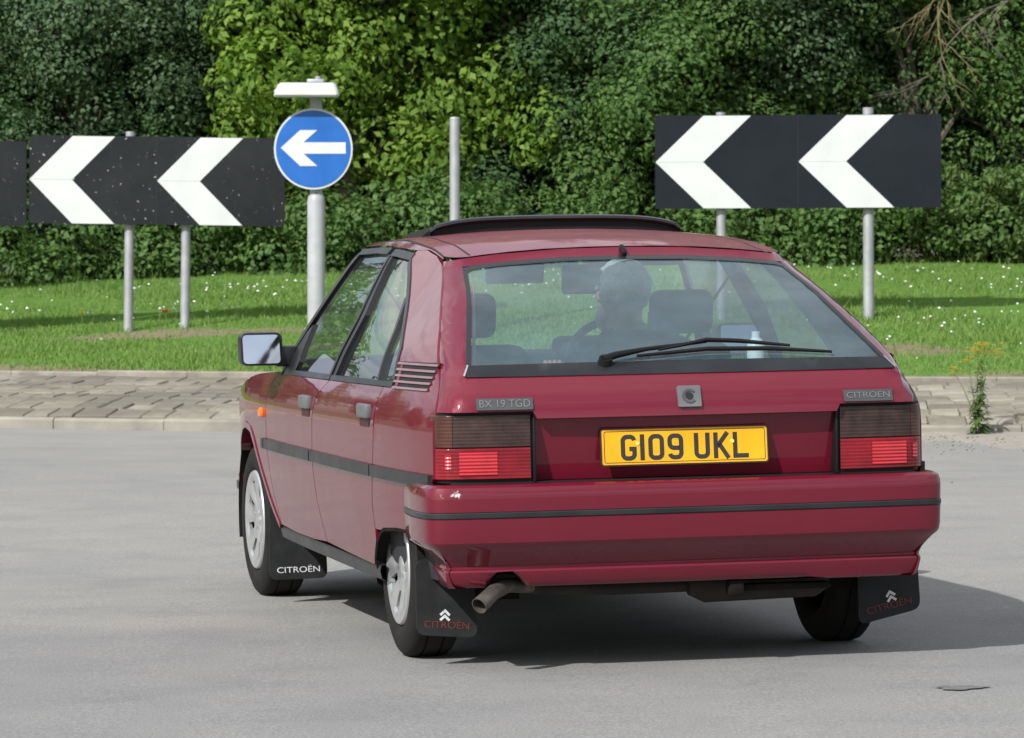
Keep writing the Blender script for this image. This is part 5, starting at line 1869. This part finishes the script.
# ------------------------------------------------------------------ the driver
def person_at():
    root = empty('person'); root.matrix_world = CARM @ Matrix.Translation((.315, 1.15, .525))
    prop(root, 'grey haired driver in dark top seated behind the steering wheel', 'person')
    bm = bmesh.new()
    sk = bm.verts.layers.skin.verify()
    J = {}
    def v(n_, p, r, r2=None):
        q = bm.verts.new(p); q[sk].radius = (r, r2 or r); J[n_] = q; return q
    def ed(a_, b_): bm.edges.new((J[a_], J[b_]))
    v('pel', (0, 0, 0), .15, .12); J['pel'][sk].use_root = True
    v('bel', (-.005, -.04, .16), .14, .115); ed('pel', 'bel')
    v('che', (-.015, -.08, .32), .165, .12); ed('bel', 'che')
    v('nb', (-.03, -.06, .445), .075); ed('che', 'nb')
    v('nk', (-.035, -.025, .50), .055); ed('nb', 'nk')
    v('h1', (-.03, .0, .555), .072, .085); ed('nk', 'h1')
    v('h2', (-.03, .015, .605), .085, .098); ed('h1', 'h2')
    v('h3', (-.03, .010, .645), .068, .075); ed('h2', 'h3')
    for s, n_ in ((-1, 'l'), (1, 'r')):
        v('sh' + n_, (-.015 + s * .17, -.07, .385), .075); ed('che', 'sh' + n_)
        v('ua' + n_, (-.01 + s * .225, -.02, .27), .055); ed('sh' + n_, 'ua' + n_)
        v('el' + n_, (s * .245, .07, .15), .045); ed('ua' + n_, 'el' + n_)
        v('fa' + n_, (s * .225, .20, .225), .04); ed('el' + n_, 'fa' + n_)
        v('wr' + n_, (s * .20, .315, .305), .028); ed('fa' + n_, 'wr' + n_)
        v('pa' + n_, (s * .19, .365, .335), .038, .022); ed('wr' + n_, 'pa' + n_)
        v('hi' + n_, (s * .10, .06, -.01), .10); ed('pel', 'hi' + n_)
        v('kn' + n_, (s * .14, .44, .07), .065); ed('hi' + n_, 'kn' + n_)
        v('an' + n_, (s * .14, .70, -.16), .042); ed('kn' + n_, 'an' + n_)
        v('to' + n_, (s * .14, .83, -.13), .035); ed('an' + n_, 'to' + n_)
    me = bpy.data.meshes.new('body'); bm.to_mesh(me); bm.free()
    tmp = bpy.data.objects.new('tmp', me); COL.objects.link(tmp)
    tmp.modifiers.new('skin', 'SKIN').use_smooth_shade = True
    tmp.modifiers.new('sub', 'SUBSURF').levels = 2
    me2 = bpy.data.meshes.new_from_object(tmp.evaluated_get(bpy.context.evaluated_depsgraph_get()))
    bpy.data.objects.remove(tmp)
    bm = bmesh.new(); bm.from_mesh(me2)
    # fingers closed round the wheel rim
    for s in (-1, 1):
        for k in range(4):
            b0 = Vector((s * .19 + (k - 1.5) * .017 * 1.0, .385, .345))
            ln = (.9, 1.0, .95, .75)[k]
            add_tube(bm, [b0, b0 + Vector((0, .028 * ln, .012)), b0 + Vector((0, .045 * ln, -.012)), b0 + Vector((0, .030 * ln, -.032))], [.009, .0085, .008, .007], 6)
        b0 = Vector((s * .165, .35, .33))
        add_tube(bm, [b0, b0 + Vector((-s * .025, .02, .0)), b0 + Vector((-s * .032, .045, -.008))], [.011, .010, .008], 6)
    # nose, ears, turned to the left
    hc = Vector((-.03, .01, .60))
    fwd = Vector((-.62, .78, 0)).normalized(); rt = Vector((fwd.y, -fwd.x, 0))
    def at(f, r_, u_): return hc + fwd * f + rt * r_ + Vector((0, 0, u_))
    add_tube(bm, [at(.085, 0, .02), at(.108, 0, -.015), at(.09, 0, -.028)], [.010, .016, .010], 6)
    for q in (-1, 1):
        add_tube(bm, [at(-.005, q * .082, .025), at(-.012, q * .096, .005), at(0, q * .085, -.03)], [.010, .016, .008], 6)
        add_tube(bm, [at(.083, q * .032, .018), at(.093, q * .032, .018)], [.012, .005], 6)
    add_tube(bm, [at(.082, -.025, -.05), at(.092, 0, -.05), at(.082, .025, -.05)], [.006, .009, .006], 6)
    m_skin = simple('skin', (0.42, 0.24, 0.17), 0.55, var=0.1)
    m_top = simple('navy_top', (0.02, 0.026, 0.04), 0.9, var=0.2, scale=20)
    m_trs = simple('trousers', (0.04, 0.045, 0.055), 0.9, var=0.2, scale=20)
    m_shoe = simple('shoe', (0.02, 0.018, 0.016), 0.5, var=0.2)
    for f in bm.faces:
        c = f.calc_center_median(); f.smooth = True
        if c.z > .475 and abs(c.x + .03) < .14 and c.y < .2: f.material_index = 0
        elif c.y > .30 and c.z > .2 and abs(c.x) > .1: f.material_index = 0
        elif c.y > .69: f.material_index = 3
        elif c.z < .06 or (c.y > .12 and c.z < .14): f.material_index = 2
        else: f.material_index = 1
    bmesh.ops.recalc_face_normals(bm, faces=bm.faces[:])
    me = bpy.data.meshes.new('body'); bm.to_mesh(me); bm.free()
    for q in (m_skin, m_top, m_trs, m_shoe): me.materials.append(q)
    link('body', me, None, root)
    m_hair = simple('grey_hair', (0.60, 0.62, 0.64), 0.85, var=0.25, scale=60, bmp=0.6)
    bm = bmesh.new()
    bmesh.ops.create_icosphere(bm, subdivisions=4, radius=1)
    for q in bm.verts:
        n_ = q.co.copy()
        f_, r_, u_ = n_.y, n_.x, n_.z
        k = 1 + .05 * math.sin(9 * f_ + 5 * r_) * math.sin(8 * u_) + .02 * math.sin(31 * f_ + 23 * u_) * math.sin(27 * r_)
        q.co = at(-.006 + f_ * .100 * k, r_ * .089 * k, .022 + u_ * .102 * k)
    dele = [q for q in bm.verts if ((q.co - hc).dot(fwd) > .045 and q.co.z < hc.z + .075) or q.co.z < hc.z - .055]
    bmesh.ops.delete(bm, geom=dele, context='VERTS')
    from_bm('hair', bm, m_hair, root, sharp=80)
    m_beard = simple('white_beard', (0.78, 0.78, 0.76), 0.85, var=0.1, scale=40, bmp=0.6)
    bm = bmesh.new()
    bmesh.ops.create_icosphere(bm, subdivisions=3, radius=1)
    for q in bm.verts:
        n_ = q.co.copy(); q.co = at(.048 + n_.y * .055, n_.x * .066, -.085 + n_.z * .06)
    from_bm('beard', bm, m_beard, root, sharp=80)


person_at()
bpy.context.view_layer.update()
print('objects', len(S.objects))
